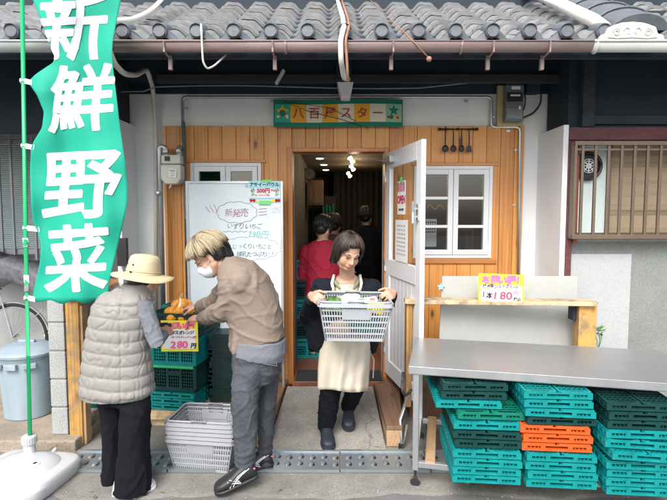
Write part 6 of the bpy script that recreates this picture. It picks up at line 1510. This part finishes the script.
def lm(az):
    a = abs(math.degrees(math.atan2(math.cos(az), math.sin(az))))
    if a < 40: return 1.26
    if a < 70: return 1.42
    if a < 100: return 1.66
    if a < 140: return 1.85
    return 1.72
strands(pm, hc, hm, hs_m, [(m_hairy, 5), (M('hair_blond_dark', (.27, .22, .135), .5, .2), 4), (M('hair_root', (.15, .12, .08), .5, .2), 2)], 820, 0, lm, rad=(.108, .126, .112), cen=(0, -.012, .032), seed=9, thick=.0036, curlin=.0)
strands(pm, hc, hm, hs_m, [(m_hairk, 1)], 120, 0, lambda az: (2.25 if abs(math.degrees(math.atan2(math.cos(az), math.sin(az)))) > 95 else .05), rad=(.092, .112, .100), cen=(0, -.014, .028), seed=10, thick=.005)
strands(pm, hc, hm, hs_m, [(M('hair_root_mid', (.13, .095, .06), .5, .2), 1)], 110, 0, lambda az: .75 + .3 * math.sin(az * 5), rad=(.1095, .1275, .1135), cen=(0, -.012, .032), seed=12, thick=.004)
jk = MB(); axis_rings(jk, sp_[1:], 34)
jk.chain([s1 + Vector((.02, .03, 0)), e1, e1.lerp(w1, .88)], [.082, .068, .048], 20); jk.chain([s2, e2, e2.lerp(w2, .80)], [.082, .068, .048], 20)
jk.chain([P(240, 330, 2.93), P(234, 352, 2.90)], [.05, .02]); jk.chain([P(236, 330, 3.05), P(232, 350, 3.05)], [.05, .02])
def jf(co, nr):
    a = ridge(co, 5.5, 21, (.8, 1, 1.5)); b_ = ridge(co, 12, 25, (.7, 1, 1.5)); c_ = ridge(co, 26, 27)
    return co + nr * (a * .008 + b_ * .004 + c_ * .001 - .004)[:, None]
jk.remesh('taupe_jacket', m_taupe, pm, .008, 3, jf)
cl = MB(); cl.rings([(P(231, 272, 3.02), (.02, 0, .085), (0, .105, 0)), (P(227, 268, 3.02), (.025, 0, .070), (0, .088, 0)), (P(223, 265, 3.02), (.03, 0, .058), (0, .074, 0))], 26); cl.remesh('jacket_collar', m_taupe, pm, .008, 3)
cu_ = MB(); cu_.chain([e2.lerp(w2, .78), e2.lerp(w2, .96)], [.037, .034]); cu_.build('black_cuff', m_black, pm, smooth=True)
kn = MB(); axis_rings(kn, [(258, 356, 3.02, 26.5, .158), (259, 350, 3.02, 27.5, .165), (259, 338, 3.02, 27, .16)], 34); kn.remesh('grey_jumper', m_greyk, pm, .008, 2, folds(.005, 10, (1, 1, 1), 3))
tr = MB(); axis_rings(tr, [(258, 345, 3.02, 23, .14), (257, 357, 3.02, 25, .15), (256, 368, 3.02, 24, .15), (254, 376, 3.02, 21, .14)], 30)
tr.sil([(233, 268, 366, 2.94, .09), (231, 262, 385, 2.92, .088), (230.5, 259, 402, 2.90, .082), (232, 258, 425, 2.89, .075), (234, 257, 448, 2.88, .07), (235, 256, 464, 2.88, .07), (236, 255, 474, 2.88, .065)], 26, 1)
tr.sil([(250, 282, 366, 3.10, .088), (254, 279, 385, 3.10, .082), (256, 277, 402, 3.10, .078), (257, 275, 425, 3.10, .07), (258, 273, 448, 3.10, .066), (258, 272, 466, 3.10, .064)], 26, 1)
def jn(co, nr):
    a = ridge(co, 9, 31, (1, 1, .9)); b_ = ridge(co, 18, 35, (.8, 1, 1.6)); low = np.clip((.30 - co[:, 2]) / .25, 0, 1)
    return co + nr * (a * .007 + b_ * .004 - .004 + low * .005 * np.sin(co[:, 2] * 140 + nz(co, 9) * 5))[:, None]
tr.remesh('grey_jeans', m_jean, pm, .007, 2, jn)
MB().tube([P(262, 353, 2.86), P(275, 355, 2.90), P(277, 366, 2.91), P(264, 364, 2.85)], .003, 6).build('pocket_seam', M('seam', (.22, .2, .17), .8), pm)
def stripes(ret, sgn):
    o, hl, d, sd, up, L_ = ret; mb = MB()
    f = lambda t, h, w_: hl + d * (t * L_) + up * (.012 + h) + sd * w_ * sgn
    for a in (([.42, .035], [.55, .05], [.18, .085]), ([.50, .03], [.60, .06], [.15, .10])):
        mb.tube([f(a[0][0] + .16, .012, .047), f(a[0][0] + .06, .04, .044), f(a[0][0] - .08, .058, .040), f(a[0][0] - .28, .076, .0375)], [.0035, .0045, .004, .003], 6)
    mb.tube([f(.68, .05, .044), f(.60, .036, .046), f(.50, .024, .046), f(.40, .016, .046)], .004, 6); mb.tube([f(.62, .058, .043), f(.54, .042, .0445), f(.42, .028, .043)], .0035, 6)
    mb.build('white_stripes', m_shoew, o)
    MB().ell(f(.03, .06, .032), (.008, .008, .006)).build('red_tab', m_lip, o)
r1 = shoe(pm, (-.462, 2.875, .075), (-.700, 2.79, .012), m_shoek, m_shoek, 1.15, 1.1); stripes(r1, -1 if r1[3].y > 0 else 1)
r2 = shoe(pm, (-.400, 3.10, .03), (-.61, 3.02, .022), m_shoek, m_shoek, 1.08, 1.1); stripes(r2, -1 if r2[3].y > 0 else 1)

# ------------------------------------------------------------------ customers inside the shop
def customer(x, Y, hz, yaw, top_mat, hair_mat, rows, label, pitch=15):
    hc = Vector((x, Y, hz)); hm = rot(yaw, pitch); b = MB(); head_prims(b, hc, hm, 1.02); b.chain([hc - Vector((0, 0, .03)), hc - Vector((0, -.02, .17))], [.052, .06])
    zt = hc.z - .20; w_ = .20
    R_ = [((x, Y + .02, zt + .05), (.07, 0, 0), (0, .07, 0)), ((x, Y + .02, zt), (.17, 0, 0), (0, .09, 0)), ((x, Y + .02, zt - .12), (.185, 0, 0), (0, .11, 0)), ((x, Y + .02, zt - .35), (.165, 0, 0), (0, .11, 0)), ((x, Y + .02, zt - .55), (.175, 0, 0), (0, .125, 0))]
    b.rings(R_); 
    for s_ in (-1, 1): b.chain([(x + s_ * .09, Y + .02, zt - .5), (x + s_ * .10, Y + .0, zt - .88), (x + s_ * .10, Y + .02, .26)], [.08, .055, .04]); b.chain([(x + s_ * .10, Y + .02, .24), (x + s_ * .10, Y - .10 * math.cos(R(yaw)), .21)], [.035, .03])
    fw = Matrix.Rotation(R(180 + yaw), 3, 'Z') @ Vector((0, 1, 0)); sh_ = []
    for s_ in (-1, 1):
        a0 = Vector((x + s_ * .18, Y + .02, zt - .04)); a1 = a0 + Vector((s_ * .05, 0, -.27)); a2 = a1 + fw * .18 + Vector((-s_ * .06, 0, .06)); b.chain([a0, a1, a2], [.045, .038, .027]); hand(b, a2, fw + Vector((-s_ * .2, 0, 0)), Vector((0, 0, -1)), -s_, (.3, .4, .4)); sh_.append((a0, a1, a2))
    o = person(Vector((x, Y, .19)), label, b, m_skin2, .007)
    face(o, hc, hm, 1.02)
    cap(o, hc, hm, 1.02, hair_mat, [((0, -.030, .035), (.084, .092, .090)), ((0, -.045, -.03), (.076, .06, .06))], .008)
    strands(o, hc, hm, 1.02, [hair_mat], 150, 0, lambda az: 1.0 if math.sin(az) > .6 else 2.2, rad=(.090, .106, .100), seed=5, thick=.007)
    j = MB(); j.rings([((x, Y + .02, zt + .075), (.085, 0, 0), (0, .08, 0)), ((x, Y + .02, zt + .055), (.12, 0, 0), (0, .09, 0))] + [(Vector(r_[0]), Vector(r_[1]) * 1.13, Vector(r_[2]) * 1.18) for r_ in R_[1:]] + [((x, Y + .02, zt - .66), (.2, 0, 0), (0, .15, 0))])
    for a0, a1, a2 in sh_: j.chain([a0, a1, a1.lerp(a2, .9)], [.066, .055, .042])
    j.remesh('jacket', top_mat, o, .010, 3, folds(.008, 8))
    t = MB()
    for s_ in (-1, 1): t.chain([(x + s_ * .09, Y + .02, zt - .55), (x + s_ * .10, Y, zt - .88), (x + s_ * .10, Y + .02, .29)], [.10, .075, .06])
    t.remesh('trousers', m_trou, o, .012, 2)
    for s_ in (-1, 1): shoe(o, (x + s_ * .1, Y + .06, .185), Vector((x + s_ * .1, Y + .06, .185)) + fw * .25, m_shoek, m_shoek)
    return o
c1 = customer(fx(323, 5.0), 5.0, fz(228, 5.0), 150, m_red, m_hairk, None, 'customer in a red jacket with back turned, standing inside the doorway', 28)
MB().tube([Vector((fx(323, 5.0) + .062 * math.cos(a), 5.02 + .062 * math.sin(a), fz(228, 5.0) - .135)) for a in [i * .35 for i in range(19)]], .012, 8).build('white_collar', m_paper, c1, smooth=True)
customer(fx(334, 6.0), 6.0, fz(224, 6.0), 170, M('brown_coat', (.09, .04, .045), .8, .1), m_hairk, None, 'customer in a dark brown coat standing behind the red jacket', 10)
customer(fx(366, 6.6), 6.6, fz(216, 6.6), 160, m_jack, m_hairk, None, 'customer in black with back turned in the shade behind the woman with the basket', 10)

# ------------------------------------------------------------------ grit and dry leaves on the road edge
gr = MB(); g = random.Random(4)
for i in range(420):
    x = g.uniform(-2.4, 2.2); y = g.choice((g.gauss(2.80, .05), g.gauss(3.0, .03), g.uniform(2.55, 3.3), g.gauss(3.37, .03))); r = g.uniform(.0015, .0045)
    gr.ell((x, y, .012 if y > 3.3 else .006), (r * g.uniform(.8, 1.6), r, r * .6), n=6)
setp(gr.build('grit', m_block), kind='stuff')
lf = MB()
for i in range(26):
    x = g.uniform(-2.3, 2.2); y = g.choice((g.gauss(2.81, .06), g.gauss(3.36, .02))); a = g.uniform(0, 6.28); l = g.uniform(.010, .022); d = Vector((math.cos(a), math.sin(a), 0)); n_ = Vector((-d.y, d.x, 0)); p = Vector((x, y, .016))
    lf.add([p - d * l, p + n_ * l * .4 + Vector((0, 0, .004)), p + d * l, p - n_ * l * .4 + Vector((0, 0, .003))], [(0, 1, 2, 3)])
setp(lf.build('fallen_leaves', M('dry_leaf', (.2, .13, .06), .8, .4)), kind='stuff')
